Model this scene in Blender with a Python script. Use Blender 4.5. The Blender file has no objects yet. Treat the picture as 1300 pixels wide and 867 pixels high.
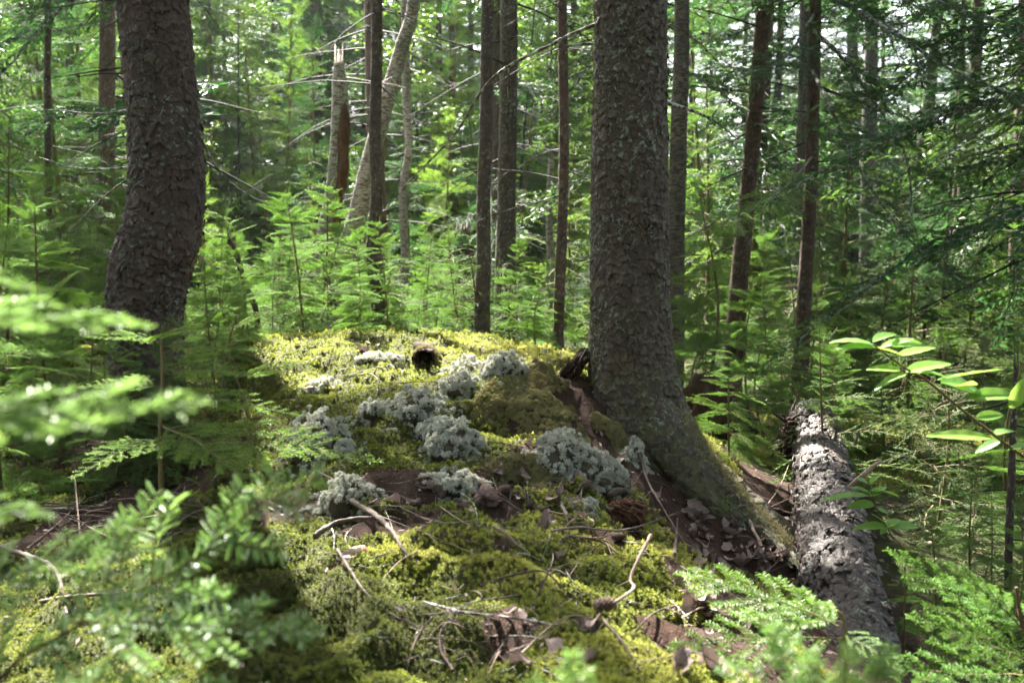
import bpy, math
import numpy as np
from mathutils import Vector, Matrix

np.seterr(all="ignore")
R_ = math.radians
rng = np.random.default_rng(11)
sc = bpy.context.scene
COL = sc.collection

# ------------------------------------------------------------------ camera, light, exposure
PITCH = R_(4.7)
CAM = np.array([0.0, 0.0, 1.3])
FPX = 35.0 / 36.0 * 1300.0
cam_d = bpy.data.cameras.new('camera')
cam_d.lens = 35.0; cam_d.sensor_width = 36.0
cam_d.clip_start = 0.05; cam_d.clip_end = 2000.0
cam_d.dof.use_dof = True
cam_d.dof.focus_distance = 3.7
cam_d.dof.aperture_fstop = 3.9
cam_d.dof.aperture_blades = 0
cam = bpy.data.objects.new('camera', cam_d); COL.objects.link(cam)
cam.location = Vector(CAM); cam.rotation_euler = (R_(90) - PITCH, 0, 0)
sc.camera = cam

SUN_EL, SUN_AZ = R_(50.0), R_(-24.0)          # azimuth measured from +Y towards +X
SUNV = np.array([math.sin(SUN_AZ) * math.cos(SUN_EL), math.cos(SUN_AZ) * math.cos(SUN_EL), math.sin(SUN_EL)])
world = bpy.data.worlds.new('World'); sc.world = world; world.use_nodes = True
wn = world.node_tree.nodes; wn.clear()
sky = wn.new('ShaderNodeTexSky'); sky.sky_type = 'NISHITA'; sky.sun_disc = False
sky.sun_elevation = SUN_EL; sky.sun_rotation = SUN_AZ
sky.air_density = 0.7; sky.dust_density = 4.5; sky.ozone_density = 0.4
bg = wn.new('ShaderNodeBackground'); bg.inputs['Strength'].default_value = 0.068
wo = wn.new('ShaderNodeOutputWorld')
hs = wn.new('ShaderNodeHueSaturation'); hs.inputs['Saturation'].default_value = 0.62    # thin bright haze takes the blue out of the sky
world.node_tree.links.new(sky.outputs[0], hs.inputs['Color']); world.node_tree.links.new(hs.outputs[0], bg.inputs[0]); world.node_tree.links.new(bg.outputs[0], wo.inputs[0])
sun_d = bpy.data.lights.new('sun', 'SUN'); sun_d.energy = 5.0; sun_d.angle = R_(0.55); sun_d.color = (1.0, 0.95, 0.86)
sun = bpy.data.objects.new('sun', sun_d); COL.objects.link(sun)
sun.rotation_euler = Vector(SUNV).to_track_quat('Z', 'Y').to_euler()
vs = sc.view_settings
sc.display_settings.display_device = 'sRGB'
vs.view_transform = 'Standard'; vs.look = 'None'; vs.gamma = 1.0; vs.use_curve_mapping = False
vs.exposure = 3.27
sc.render.engine = 'CYCLES'
cy = sc.cycles
cy.max_bounces = 7; cy.diffuse_bounces = 4; cy.glossy_bounces = 2; cy.transmission_bounces = 4
cy.transparent_max_bounces = 8; cy.caustics_reflective = False; cy.caustics_refractive = False
cy.sample_clamp_indirect = 6.0; cy.use_denoising = True; cy.denoising_prefilter = 'FAST'

# ------------------------------------------------------------------ helpers
CT, ST = math.cos(PITCH), math.sin(PITCH)
def ray(px, py):
    a = (np.asarray(px, float) - 650.0) / FPX; b = (433.5 - np.asarray(py, float)) / FPX
    d = np.stack([a, CT + b * ST, -ST + b * CT], -1)
    return d
def P(px, py, d):
    """a world point d metres in front of the camera that the photograph shows at (px, py)"""
    r = ray(px, py)
    return CAM + r * (np.asarray(d, float) / r[..., 1])[..., None]

def _hash(ix, iy, iz, seed):
    h = (ix.astype(np.int64) * 374761393 + iy.astype(np.int64) * 668265263 + iz.astype(np.int64) * 2147483647 + seed * 974634777) & 0xffffffff
    h = ((h ^ (h >> 13)) * 1274126177) & 0xffffffff
    h = ((h ^ (h >> 16)) * 2246822519) & 0xffffffff
    return ((h ^ (h >> 15)) & 0xffffff) / float(0xffffff)
def noise3(x, y, z, seed=0):
    x = np.asarray(x, float); y = np.asarray(y, float) + 0 * x; z = np.asarray(z, float) + 0 * x
    ix, iy, iz = np.floor(x), np.floor(y), np.floor(z)
    fx, fy, fz = x - ix, y - iy, z - iz
    fx = fx * fx * (3 - 2 * fx); fy = fy * fy * (3 - 2 * fy); fz = fz * fz * (3 - 2 * fz)
    ix = ix.astype(np.int64); iy = iy.astype(np.int64); iz = iz.astype(np.int64)
    r = 0
    for dx in (0, 1):
        wx = fx if dx else 1 - fx
        for dy in (0, 1):
            wy = fy if dy else 1 - fy
            for dz in (0, 1):
                wz = fz if dz else 1 - fz
                r = r + wx * wy * wz * _hash(ix + dx, iy + dy, iz + dz, seed)
    return r * 2 - 1
def noise2(x, y, seed=0):
    x = np.asarray(x, float); y = np.asarray(y, float) + 0 * x
    ix, iy = np.floor(x), np.floor(y)
    fx, fy = x - ix, y - iy
    fx = fx * fx * (3 - 2 * fx); fy = fy * fy * (3 - 2 * fy)
    ix = ix.astype(np.int64); iy = iy.astype(np.int64); z = np.zeros_like(ix)
    a = _hash(ix, iy, z, seed); b = _hash(ix + 1, iy, z, seed); c = _hash(ix, iy + 1, z, seed); d = _hash(ix + 1, iy + 1, z, seed)
    return ((a * (1 - fx) + b * fx) * (1 - fy) + (c * (1 - fx) + d * fx) * fy) * 2 - 1
def fbm2(x, y, seed=0, octv=4, lac=2.1, g=0.5):
    r = 0; a = 1; t = 0
    for k in range(octv):
        r = r + a * noise2(x * lac ** k + 17.3 * k, y * lac ** k - 9.1 * k, seed + k); t += a; a *= g
    return r / t
def fbm3(x, y, z, seed=0, octv=4, lac=2.1, g=0.5):
    r = 0; a = 1; t = 0
    for k in range(octv):
        r = r + a * noise3(x * lac ** k + 17.3 * k, y * lac ** k, z * lac ** k - 5.1 * k, seed + k); t += a; a *= g
    return r / t
def sstep(a, b, x):
    t = np.clip((x - a) / (b - a), 0, 1); return t * t * (3 - 2 * t)

class Geo:
    """collects faces (quads and triangles), a per-vertex value c and a material slot per face"""
    def __init__(s): s.v = []; s.f = []; s.c = []; s.m = []; s.n = 0
    def add(s, v, f, c=0.0, m=0):
        v = np.asarray(v, float).reshape(-1, 3); f = np.asarray(f, np.int64)
        s.v.append(v); s.f.append(f + s.n)
        s.c.append(np.broadcast_to(np.asarray(c, float), (len(v),))); s.m.append(np.broadcast_to(np.asarray(m), (len(f),)))
        s.n += len(v)
    def arrays(s):
        return np.concatenate(s.v), s.f, np.concatenate(s.c), s.m
    def mesh(s, name, mats, smooth=True, extra=None):
        me = bpy.data.meshes.new(name)
        if not s.v: return me
        V = np.concatenate(s.v)
        loops = np.concatenate([f.ravel() for f in s.f])
        tot = np.concatenate([np.full(len(f), f.shape[1]) for f in s.f])
        mi = np.concatenate(s.m)
        me.vertices.add(len(V)); me.vertices.foreach_set('co', V.astype(np.float32).ravel())
        me.loops.add(len(loops)); me.loops.foreach_set('vertex_index', loops.astype(np.int32))
        me.polygons.add(len(tot))
        st = np.concatenate([[0], np.cumsum(tot)[:-1]])
        me.polygons.foreach_set('loop_start', st.astype(np.int32)); me.polygons.foreach_set('loop_total', tot.astype(np.int32))
        me.polygons.foreach_set('material_index', mi.astype(np.int32))
        me.polygons.foreach_set('use_smooth', np.full(len(tot), bool(smooth)))
        at = me.attributes.new('c', 'FLOAT', 'POINT'); at.data.foreach_set('value', np.concatenate(s.c).astype(np.float32))
        for k, a in (extra or {}).items():
            at = me.attributes.new(k, 'FLOAT', 'POINT'); at.data.foreach_set('value', np.asarray(a, np.float32))
        for m in (mats if isinstance(mats, (list, tuple)) else [mats]): me.materials.append(m)
        me.update(calc_edges=True)
        return me
    def obj(s, name, mats, parent=None, smooth=True, loc=None, extra=None):
        o = bpy.data.objects.new(name, s.mesh(name, mats, smooth, extra)); COL.objects.link(o)
        if parent is not None: o.parent = parent
        if loc is not None: o.location = Vector(loc)
        return o
def tag(o, label=None, cat=None, group=None, kind=None):
    if label: o['label'] = label
    if cat: o['category'] = cat
    if group: o['group'] = group
    if kind: o['kind'] = kind
    return o
def empty(name, loc=(0, 0, 0), label=None, cat=None, group=None):
    o = bpy.data.objects.new(name, None); COL.objects.link(o); o.location = Vector([float(t) for t in loc]); o.empty_display_size = .1
    return tag(o, label, cat, group)
def place(me, name, parent=None, loc=(0, 0, 0), rz=0.0, s=1.0):
    o = bpy.data.objects.new(name, me); COL.objects.link(o)
    if parent is not None: o.parent = parent
    o.location = Vector([float(t) for t in loc]); o.rotation_euler = (0, 0, float(rz)); o.scale = (s, s, s)
    return o

def smooth_path(pts, n, vals=None, ts=None):
    """Catmull-Rom through pts; returns n points (or the points at ts in 0..1 of its length) and the interpolated vals"""
    p = np.asarray(pts, float); m = len(p)
    q = np.vstack([2 * p[0] - p[1], p, 2 * p[-1] - p[-2]])
    k = 24; out = []; par = []
    for i in range(m - 1):
        a, b, c, d = q[i:i + 4]
        t = np.linspace(0, 1, k, endpoint=(i == m - 2))[:, None]
        out.append(0.5 * (2 * b + (c - a) * t + (2 * a - 5 * b + 4 * c - d) * t ** 2 + (3 * b - a - 3 * c + d) * t ** 3)); par.append(i + t[:, 0])
    o = np.vstack(out); par = np.concatenate(par)
    L = np.concatenate([[0], np.cumsum(np.linalg.norm(np.diff(o, axis=0), axis=1))])
    s = (np.linspace(0, 1, n) if ts is None else np.asarray(ts)) * L[-1]
    r = np.stack([np.interp(s, L, o[:, j]) for j in range(3)], 1)
    pr = np.interp(s, L, par)
    v = None if vals is None else np.interp(pr, np.arange(m), np.asarray(vals, float))
    return r, v, s
def norm(a): return a / np.maximum(np.linalg.norm(a, axis=-1, keepdims=True), 1e-9)
def frames(p, ref=(1, 0, 0)):
    T = norm(np.gradient(p, axis=0)); ref = np.asarray(ref, float)
    N = norm(ref - (T @ ref)[:, None] * T); B = np.cross(T, N)
    return T, N, B
def tube(g, pts, rad, nth=6, n=None, ref=None, c=0.0, m=0, rough=0.0, seed=0, cap=True):
    """a tapered round stick along pts"""
    n = n or max(4, len(pts) * 4)
    p, r, s = smooth_path(pts, n, rad)
    d = p[-1] - p[0]
    if ref is None: ref = (0, 0, 1) if abs(d[2]) < 0.7 * np.linalg.norm(d) else (1, 0, 0)
    T, N, B = frames(p, ref)
    th = np.arange(nth) / nth * 2 * np.pi
    rr = r[:, None] * np.ones(nth)
    if rough: rr = rr * (1 + rough * noise3(np.cos(th)[None] * 1.3 + 9, np.sin(th)[None] * 1.3, (s / max(np.mean(r), 1e-4) * .45)[:, None] + seed, seed))
    v = p[:, None] + rr[..., None] * (np.cos(th)[None, :, None] * N[:, None] + np.sin(th)[None, :, None] * B[:, None])
    i = np.arange(n - 1)[:, None] * nth; j = np.arange(nth)[None]
    a = i + j; b = i + (j + 1) % nth
    f = np.stack([a, b, b + nth, a + nth], -1).reshape(-1, 4)
    base = v.reshape(-1, 3)
    g.add(base, f, c, m)
    if cap:
        for k, o in ((0, -1), (n - 1, 1)):
            cc = p[k] + T[k] * o * r[k] * .3
            vv = np.vstack([v[k], cc]); jj = np.arange(nth)
            ff = np.stack([jj, (jj + 1) % nth, np.full(nth, nth)], -1)
            g.add(vv, ff if o > 0 else ff[:, ::-1], c, m)
    return p, r

# ------------------------------------------------------------------ terrain
CP = []   # control points: photo x, photo y, distance
for row in ("0,867,1.9 200,867,1.85 400,867,1.85 650,867,1.8 850,867,1.85 1000,867,2.05 "
            "100,700,3.0 250,700,2.75 400,700,2.55 600,700,2.5 750,700,2.6 880,740,3.0 980,745,3.0 "
            "20,620,3.9 150,600,3.9 300,600,3.5 430,620,3.05 550,600,3.3 650,600,3.35 730,620,3.25 850,640,3.65 885,675,3.55 950,690,3.55 "
            "400,540,3.9 480,560,3.6 560,545,3.65 610,498,4.1 680,505,3.95 740,500,4.0 600,575,3.55 805,575,3.8 "
            "400,470,4.9 470,480,4.9 540,500,4.5 560,460,5.4 700,470,4.5 "
            "400,432,6.6 540,430,6.6 620,440,5.9 680,452,5.3 720,462,5.0 300,440,6.0 200,470,4.9 60,480,5.2").split():
    CP.append(P(*[float(t) for t in row.split(',')]))
CPW = [(0.62, 4.35, .50), (.8, 4.05, .38), (.95, 4.0, .28), (.87, 3.75, .36), (.72, 4.8, .5), (0.4, 9.5, .25), (-2.0, 9.5, .45), (-5.0, 8.0, .4), (-3.5, 5, .62), (-2.6, 3, .45), (-2, 1, .4), (0, 0.6, .4), (0, -2, .3), (2, -1, .1), (-4, 0, .4),
       (1.75, 4.3, .02), (1.55, 3.3, -.08), (1.45, 2.5, -.02), (1.2, 1.6, .18), (2.2, 5.5, -.1), (2.6, 3.5, -.12), (3.6, 6, -.2), (2.2, 8, -.02), (4, 10, -.05), (1.4, 5.6, .12), (1.4, 4.7, .2),
       (1.2, 7, .15), (5, 3, -.2), (2, 12, .1), (-2, 13, .3), (6, 13, 0), (-8, 13, .5), (0, 18, .2), (9, 18, .1), (-9, 18, .5), (9, 6, -.2), (-9, 4, .5), (9, -4, 0), (-9, -5, .4), (1.3, 0.4, .25)]
CPA = np.array([list(p) for p in CP] + CPW)
_X = CPA[:, :2]; _Z = CPA[:, 2] - .2
def _U(d2): return 0.5 * d2 * np.log(np.maximum(d2, 1e-12))
_K = _U(((_X[:, None] - _X[None]) ** 2).sum(-1)) + np.eye(len(_X)) * .02
_Pm = np.hstack([np.ones((len(_X), 1)), _X])
_A = np.block([[_K, _Pm], [_Pm.T, np.zeros((3, 3))]])
_W = np.linalg.solve(_A, np.concatenate([_Z, np.zeros(3)]))
def H0(x, y):
    x = np.asarray(x, float); y = np.asarray(y, float); sh = np.broadcast(x, y).shape
    q = np.stack([np.broadcast_to(x, sh).ravel(), np.broadcast_to(y, sh).ravel()], 1); out = np.empty(len(q))
    for a in range(0, len(q), 20000):
        b = q[a:a + 20000]
        out[a:a + 20000] = _U(((b[:, None] - _X[None]) ** 2).sum(-1)) @ _W[:-3] + _W[-3] + b @ _W[-2:]
    far = np.hypot(q[:, 0], q[:, 1] - 6)
    w = sstep(9, 16, far)
    out = out * (1 - w) + w * (0.0 + .5 * noise2(q[:, 0] * .07, q[:, 1] * .07, 5) * sstep(12, 30, far))
    return (out + .2).reshape(sh)
def H(x, y):
    x = np.asarray(x, float); y = np.asarray(y, float)
    near = 1 - sstep(7, 12, np.hypot(x, y - 3))
    bump = .085 * np.exp(-((x - .02) / .19) ** 2 - ((y - 3.85) / .17) ** 2) + .05 * np.exp(-((x - .22) / .2) ** 2 - ((y - 4.05) / .2) ** 2)
    on = sstep(.25, .5, H0(x, y))
    return (H0(x, y) + bump + .035 * fbm2(x * 2.6, y * 2.6, 3, 3) + near * (.018 + .034 * on) * (1 - np.abs(fbm2(x * 5.5, y * 5.5, 8, 2)) * 2.2)
            + near * .012 * fbm2(x * 17, y * 17, 21, 2))
def G(px, py):
    """where the photo's pixel meets the ground"""
    r = ray(px, py); t = np.linspace(1.2, 14, 700)
    q = CAM[None] + r[None] * t[:, None]
    below = q[:, 2] < H(q[:, 0], q[:, 1])
    k = int(np.argmax(below)) if below.any() else 699
    return q[k]
def nrm(x, y, e=.02):
    n = np.stack([-(H(x + e, y) - H(x - e, y)) / (2 * e), -(H(x, y + e) - H(x, y - e)) / (2 * e), np.ones_like(np.asarray(x, float))], -1)
    return norm(n)

# ------------------------------------------------------------------ materials
def new_mat(name):
    m = bpy.data.materials.new(name); m.use_nodes = True; nt = m.node_tree; nt.nodes.clear()
    return m, nt
class N:
    def __init__(s, nt): s.nt = nt
    def n(s, t, **k):
        o = s.nt.nodes.new(t)
        for a, b in k.items(): setattr(o, a, b)
        return o
    def l(s, a, b): s.nt.links.new(a, b)
    def attr(s, name): return s.n('ShaderNodeAttribute', attribute_name=name).outputs['Fac']
    def noise(s, scale, det=4, vec=None, rough=.55, dist=0.0):
        o = s.n('ShaderNodeTexNoise'); o.inputs['Scale'].default_value = scale; o.inputs['Detail'].default_value = det; o.inputs['Roughness'].default_value = rough; o.inputs['Distortion'].default_value = dist
        if vec is not None: s.l(vec, o.inputs['Vector'])
        return o.outputs['Fac']
    def ramp(s, fac, stops, interp='LINEAR'):
        o = s.n('ShaderNodeValToRGB'); cr = o.color_ramp; cr.interpolation = interp
        while len(cr.elements) < len(stops): cr.elements.new(.5)
        for e, (p, c) in zip(cr.elements, stops):
            e.position = p; e.color = (c, c, c, 1) if isinstance(c, (int, float)) else (*c, 1)
        s.l(fac, o.inputs[0]); return o.outputs[0]
    def mix(s, fac, a, b, mode='MIX'):
        o = s.n('ShaderNodeMix', data_type='RGBA', blend_type=mode)
        for sock, v in ((o.inputs[0], fac), (o.inputs[6], a), (o.inputs[7], b)):
            if isinstance(v, (int, float)): sock.default_value = v
            elif isinstance(v, tuple): sock.default_value = (*v, 1)
            else: s.l(v, sock)
        return o.outputs[2]
    def math(s, op, a, b=0.0, clamp=False):
        o = s.n('ShaderNodeMath', operation=op, use_clamp=clamp)
        for sock, v in ((o.inputs[0], a), (o.inputs[1], b)):
            if isinstance(v, (int, float)): sock.default_value = v
            else: s.l(v, sock)
        return o.outputs[0]
    def obj(s): return s.n('ShaderNodeTexCoord').outputs['Object']
    def rand(s): return s.n('ShaderNodeObjectInfo').outputs['Random']
    def scl(s, vec, sc_):
        o = s.n('ShaderNodeMapping'); o.inputs['Scale'].default_value = sc_; s.l(vec, o.inputs[0]); return o.outputs[0]
    def bump(s, h, strength=.5, dist=.01):
        o = s.n('ShaderNodeBump'); o.inputs['Strength'].default_value = strength; o.inputs['Distance'].default_value = dist; s.l(h, o.inputs['Height']); return o.outputs[0]
    def bsdf(s, col, rough=.8, spec=.3, normal=None, trans=0.0, tcol=None):
        b = s.n('ShaderNodeBsdfPrincipled')
        if isinstance(col, tuple): b.inputs['Base Color'].default_value = (*col, 1)
        else: s.l(col, b.inputs['Base Color'])
        if isinstance(rough, (int, float)): b.inputs['Roughness'].default_value = rough
        else: s.l(rough, b.inputs['Roughness'])
        b.inputs['Specular IOR Level'].default_value = spec
        if normal is not None: s.l(normal, b.inputs['Normal'])
        out = s.n('ShaderNodeOutputMaterial')
        if trans > 0:
            t = s.n('ShaderNodeBsdfTranslucent'); tc = tcol if tcol is not None else col
            if isinstance(tc, tuple): t.inputs[0].default_value = (*tc, 1)
            else: s.l(tc, t.inputs[0])
            mx = s.n('ShaderNodeMixShader'); mx.inputs[0].default_value = trans
            s.l(b.outputs[0], mx.inputs[1]); s.l(t.outputs[0], mx.inputs[2]); s.l(mx.outputs[0], out.inputs[0])
        else: s.l(b.outputs[0], out.inputs[0])
        return b

def needle_mat(name, old, new, under, trans=.38, rough=.5, spec=.16):
    m, nt = new_mat(name); k = N(nt)
    c = k.attr('c'); r = k.rand()
    col = k.mix(c, old, new)
    col = k.mix(k.math('MULTIPLY', r, .5), col, k.mix(c, tuple(o * .8 + .004 for o in old), (new[0] * .6, new[1] * .85, new[2] * 1.3)))
    big = k.noise(2.3, 2, k.obj())
    col = k.mix(k.ramp(big, [(.35, 0.0), (.7, .55)]), col, k.mix(.5, col, new))
    bf = k.n('ShaderNodeNewGeometry').outputs['Backfacing']
    front = k.mix(bf, col, k.mix(c, under, tuple(a * .5 + b * .5 for a, b in zip(under, new))))
    tc = k.mix(.5, col, (new[0] * 1.3, new[1] * 1.35, new[2] * .7))
    k.bsdf(front, rough, spec, None, trans, tc)
    return m
M = {}
M['fir'] = needle_mat('fir_needles', (.036, .10, .026), (.15, .29, .045), (.17, .22, .17))
M['fir_near'] = needle_mat('near_fir_needles', (.050, .125, .030), (.18, .31, .045), (.20, .29, .12), .35, .4, .4)
M['spruce'] = needle_mat('spruce_needles', (.035, .075, .030), (.10, .18, .04), (.07, .11, .07), .3)
M['dark_fir'] = needle_mat('dark_fir_needles', (.026, .075, .032), (.06, .16, .045), (.07, .11, .08), .3)
M['close_fir'] = needle_mat('close_fir_needles', (.065, .16, .055), (.25, .40, .12), (.70, .76, .62), .26, .42, .45)
M['bright_fir'] = needle_mat('bright_fir_needles', (.065, .14, .035), (.20, .33, .05), (.17, .25, .13), .45)
def leaf_mat(name, a, b, trans=.45):
    m, nt = new_mat(name); k = N(nt)
    col = k.mix(k.attr('c'), a, b)
    col = k.mix(k.ramp(k.noise(3.0, 3, k.obj()), [(.35, 0.0), (.7, .5)]), col, b)
    k.bsdf(col, .4, .45, None, trans, k.mix(.4, col, (b[0] * 1.2, b[1] * 1.2, b[2] * .6)))
    return m
M['leaf'] = leaf_mat('broad_leaves', (.055, .13, .03), (.16, .27, .045))
M['shrub_leaf'] = leaf_mat('shrub_leaves', (.12, .26, .07), (.24, .42, .08), .45)

def bark_mat(name, plate, crev, lichen=(.30, .33, .28), lich=.5, moss=0.0, redness=(.09, .045, .035), mossz=0.6, bump=.5, rough=.75, hl=2.6, spk=.55):
    """c = height of the bark plate (0 crevice .. 1 crown of a plate)"""
    m, nt = new_mat(name); k = N(nt); o = k.obj(); c = k.attr('c')
    big = k.noise(7, 3, o); fine = k.noise(85, 5, o, .65)
    pl = k.mix(k.ramp(big, [(.35, 0.0), (.65, 1.0)]), plate, redness)
    pl = k.mix(k.ramp(fine, [(.3, 0.0), (.75, spk)]), pl, tuple(min(1, x * 2.1 + .02) for x in plate))
    pl = k.mix(k.ramp(c, [(.68, 0.0), (.98, .75)]), pl, tuple(x * hl + .01 for x in plate))  # plates vary in tone; raised ones lightened to stand in for lit edges
    col = k.mix(k.ramp(c, [(.05, 1.0), (.5, 0.0)]), pl, crev)
    if lich > 0:
        l1 = k.ramp(k.noise(48, 3, o, .6, .6), [(.60 - lich * .05, 0.0), (.66 - lich * .05, 1.0)])
        l2 = k.ramp(k.noise(4.2, 3, o), [(.40, 0.15), (.62, 1.0)])
        lm = k.math('MULTIPLY', k.math('MULTIPLY', l1, l2), k.ramp(c, [(.3, 0.0), (.6, 1.0)]))
        col = k.mix(lm, col, k.mix(k.noise(13, 2, o), lichen, (lichen[0] * .55, lichen[1] * .72, lichen[2] * .6)))
    if moss > 0:
        sep = k.n('ShaderNodeSeparateXYZ'); k.l(o, sep.inputs[0])
        z = k.math('SUBTRACT', sep.outputs['Z'], k.math('MULTIPLY', k.noise(5, 3, o), .5))
        mk = k.math('MULTIPLY', k.ramp(k.math('ADD', z, .25), [(.0, 1.0), (mossz, 0.0)]), k.ramp(k.noise(16, 4, o, .65), [(.42, 0.0), (.6, moss)]))
        col = k.mix(mk, col, k.mix(k.noise(60, 3, o), (.055, .07, .018), (.15, .15, .05)))
    k.bsdf(col, rough, .35, k.bump(k.math('ADD', fine, k.noise(230, 3, o)), bump, .004))
    return m
M['bark'] = bark_mat('spruce_bark', (.042, .032, .025), (.010, .007, .006), lichen=(.25, .28, .24), lich=.9, moss=.55, redness=(.056, .038, .026))
M['bark_left'] = bark_mat('flaky_bark', (.036, .027, .025), (.010, .007, .006), lichen=(.22, .25, .22), lich=.5, redness=(.072, .038, .036))
M['bark_log'] = bark_mat('log_bark', (.044, .034, .030), (.007, .005, .005), lich=.2, redness=(.042, .029, .025), rough=.5, hl=2.2, spk=.3)
M['bark_thin'] = bark_mat('thin_spruce_bark', (.040, .030, .025), (.018, .012, .010), lich=.3, redness=(.055, .033, .025))
M['bark_red'] = bark_mat('reddish_bark', (.050, .032, .025), (.020, .012, .010), lich=.2, redness=(.075, .037, .026))
M['bark_grey'] = bark_mat('grey_bark', (.065, .055, .055), (.03, .024, .024), lich=.4, redness=(.055, .045, .045))
def birch_mat(pale, dark):
    m, nt = new_mat('birch_bark'); k = N(nt); o = k.obj()
    st = k.noise(20, 4, k.scl(o, (1, 1, 3.2)), .7)
    mask = k.ramp(st, [(.46, 0.0), (.56, 1.0)])
    big = k.ramp(k.noise(3.0, 3, o), [(.42, 0.0), (.55, 1.0)])
    col = k.mix(mask, pale, k.mix(big, dark, tuple(x * .5 for x in dark)))
    col = k.mix(k.math('MULTIPLY', big, .6), col, tuple(x * .4 for x in pale))
    k.bsdf(col, .6, .3, k.bump(st, .5, .01)); return m
M['birch'] = birch_mat((.40, .37, .33), (.12, .075, .055))
M['birch_dark'] = birch_mat((.17, .145, .12), (.055, .035, .025))
def wood_mat(name, a, b, sc_=(1, 1, .12), n=55, bump=.7):
    m, nt = new_mat(name); k = N(nt); o = k.obj()
    st = k.noise(n, 5, k.scl(o, sc_), .65); sp = k.noise(9, 3, o)
    col = k.mix(k.ramp(st, [(.3, 0.0), (.7, 1.0)]), a, b); col = k.mix(k.ramp(sp, [(.4, 0.0), (.7, .6)]), col, tuple(x * .5 for x in a))
    k.bsdf(col, .85, .2, k.bump(st, bump, .006)); return m
M['rot'] = wood_mat('rotten_wood', (.06, .026, .017), (.20, .105, .068), (1, 1, .25), 60, 1.0)
M['rot_dark'] = wood_mat('dark_rotten_wood', (.025, .016, .012), (.085, .052, .036), (1, 1, .4), 60, 1.0)
M['deadwood'] = wood_mat('grey_dead_wood', (.07, .055, .045), (.22, .18, .15), (1, 1, 1), 70, .5)
def twig_mat(name, a, b, lich=0.0):
    m, nt = new_mat(name); k = N(nt); o = k.obj()
    col = k.mix(k.noise(60, 4, o), a, b); col = k.mix(k.math('MULTIPLY', k.rand(), .6), col, tuple(x * 1.5 for x in b))
    if lich: col = k.mix(k.ramp(k.noise(45, 3, o), [(.5 - lich * .1, 0.0), (.56, 1.0)]), col, (.34, .37, .33))
    k.bsdf(col, .75, .3, k.bump(k.noise(180, 3, o), .5, .003)); return m
M['twig'] = twig_mat('dry_twig', (.035, .024, .020), (.10, .073, .060))
M['twig_lichen'] = twig_mat('lichened_twig', (.035, .027, .022), (.09, .07, .06), .1)
M['twig_pale'] = twig_mat('pale_bare_twig', (.14, .095, .072), (.27, .20, .155))
M['live_twig'] = twig_mat('live_twig', (.060, .042, .022), (.13, .10, .045))
M['dead_limb'] = twig_mat('dead_limb', (.030, .024, .021), (.075, .06, .052), .3)
def moss_mat():
    m, nt = new_mat('moss'); k = N(nt); c = k.attr('c'); t = k.attr('t')
    a = k.ramp(t, [(0.0, (.05, .07, .014)), (.38, (.11, .145, .024)), (.7, (.27, .31, .05)), (1.0, (.47, .46, .12))])
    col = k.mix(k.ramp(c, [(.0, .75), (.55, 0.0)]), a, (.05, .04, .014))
    k.bsdf(col, .6, .25, None, .45, k.mix(.35, col, (.42, .44, .06))); return m
M['moss'] = moss_mat()
def lichen_mat(name, a, b):
    m, nt = new_mat(name); k = N(nt)
    col = k.mix(k.attr('c'), a, b)
    col = k.mix(k.ramp(k.noise(11, 3, k.obj()), [(.4, 0.0), (.75, .55)]), col, tuple(x * .72 for x in a))
    k.bsdf(col, .85, .15, None, .15); return m
M['lichen'] = lichen_mat('reindeer_lichen', (.36, .37, .31), (.86, .86, .78))
M['lichen_olive'] = lichen_mat('olive_lichen', (.09, .08, .035), (.46, .42, .21))
def ground_mat():
    m, nt = new_mat('forest_floor'); k = N(nt)
    geo = k.n('ShaderNodeNewGeometry').outputs['Position']
    f1 = k.noise(38, 6, geo, .7); f2 = k.noise(130, 4, geo, .7); big = k.noise(.9, 4, geo); mid = k.noise(6, 4, geo)
    col = k.ramp(f1, [(.3, (.022, .012, .009)), (.5, (.075, .042, .030)), (.62, (.085, .055, .038)), (.78, (.15, .105, .08))])
    col = k.mix(k.ramp(f2, [(.45, 0.0), (.7, .6)]), col, (.035, .02, .015))
    gr = k.ramp(mid, [(.3, (.018, .024, .008)), (.7, (.075, .095, .02))])
    far = k.attr('c')
    col = k.mix(k.math('MULTIPLY', k.attr('g'), k.ramp(f1, [(.3, .9), (.7, .55)])), col, k.mix(f2, (.03, .04, .010), (.12, .14, .025)))
    col = k.mix(k.math('MULTIPLY', k.ramp(big , [(.30, 0.0), (.55, .85)]), far), col, gr)
    k.bsdf(col, .9, .2, k.bump(k.math('ADD', f1, f2), .9, .02)); return m
M['ground'] = ground_mat()
m_, nt_ = new_mat('painted_inner_shade'); N(nt_).bsdf((.075, .062, .045), .95, .1); M['inner_shade'] = m_  # dark colour paints the shade inside lichen clumps and the log's hollow
def litter_mat():
    m, nt = new_mat('leaf_litter'); k = N(nt); c = k.attr('c')
    col = k.ramp(c, [(0.0, (.055, .030, .022)), (.3, (.12, .072, .055)), (.55, (.24, .17, .155)), (.8, (.36, .265, .25)), (.94, (.42, .32, .29)), (1.0, (.30, .11, .035))])
    k.bsdf(k.mix(k.math('MULTIPLY', k.noise(90, 3, k.obj()), .6), col, (.06, .04, .035)), .6, .35, None, .12); return m
M['litter'] = litter_mat()
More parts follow.
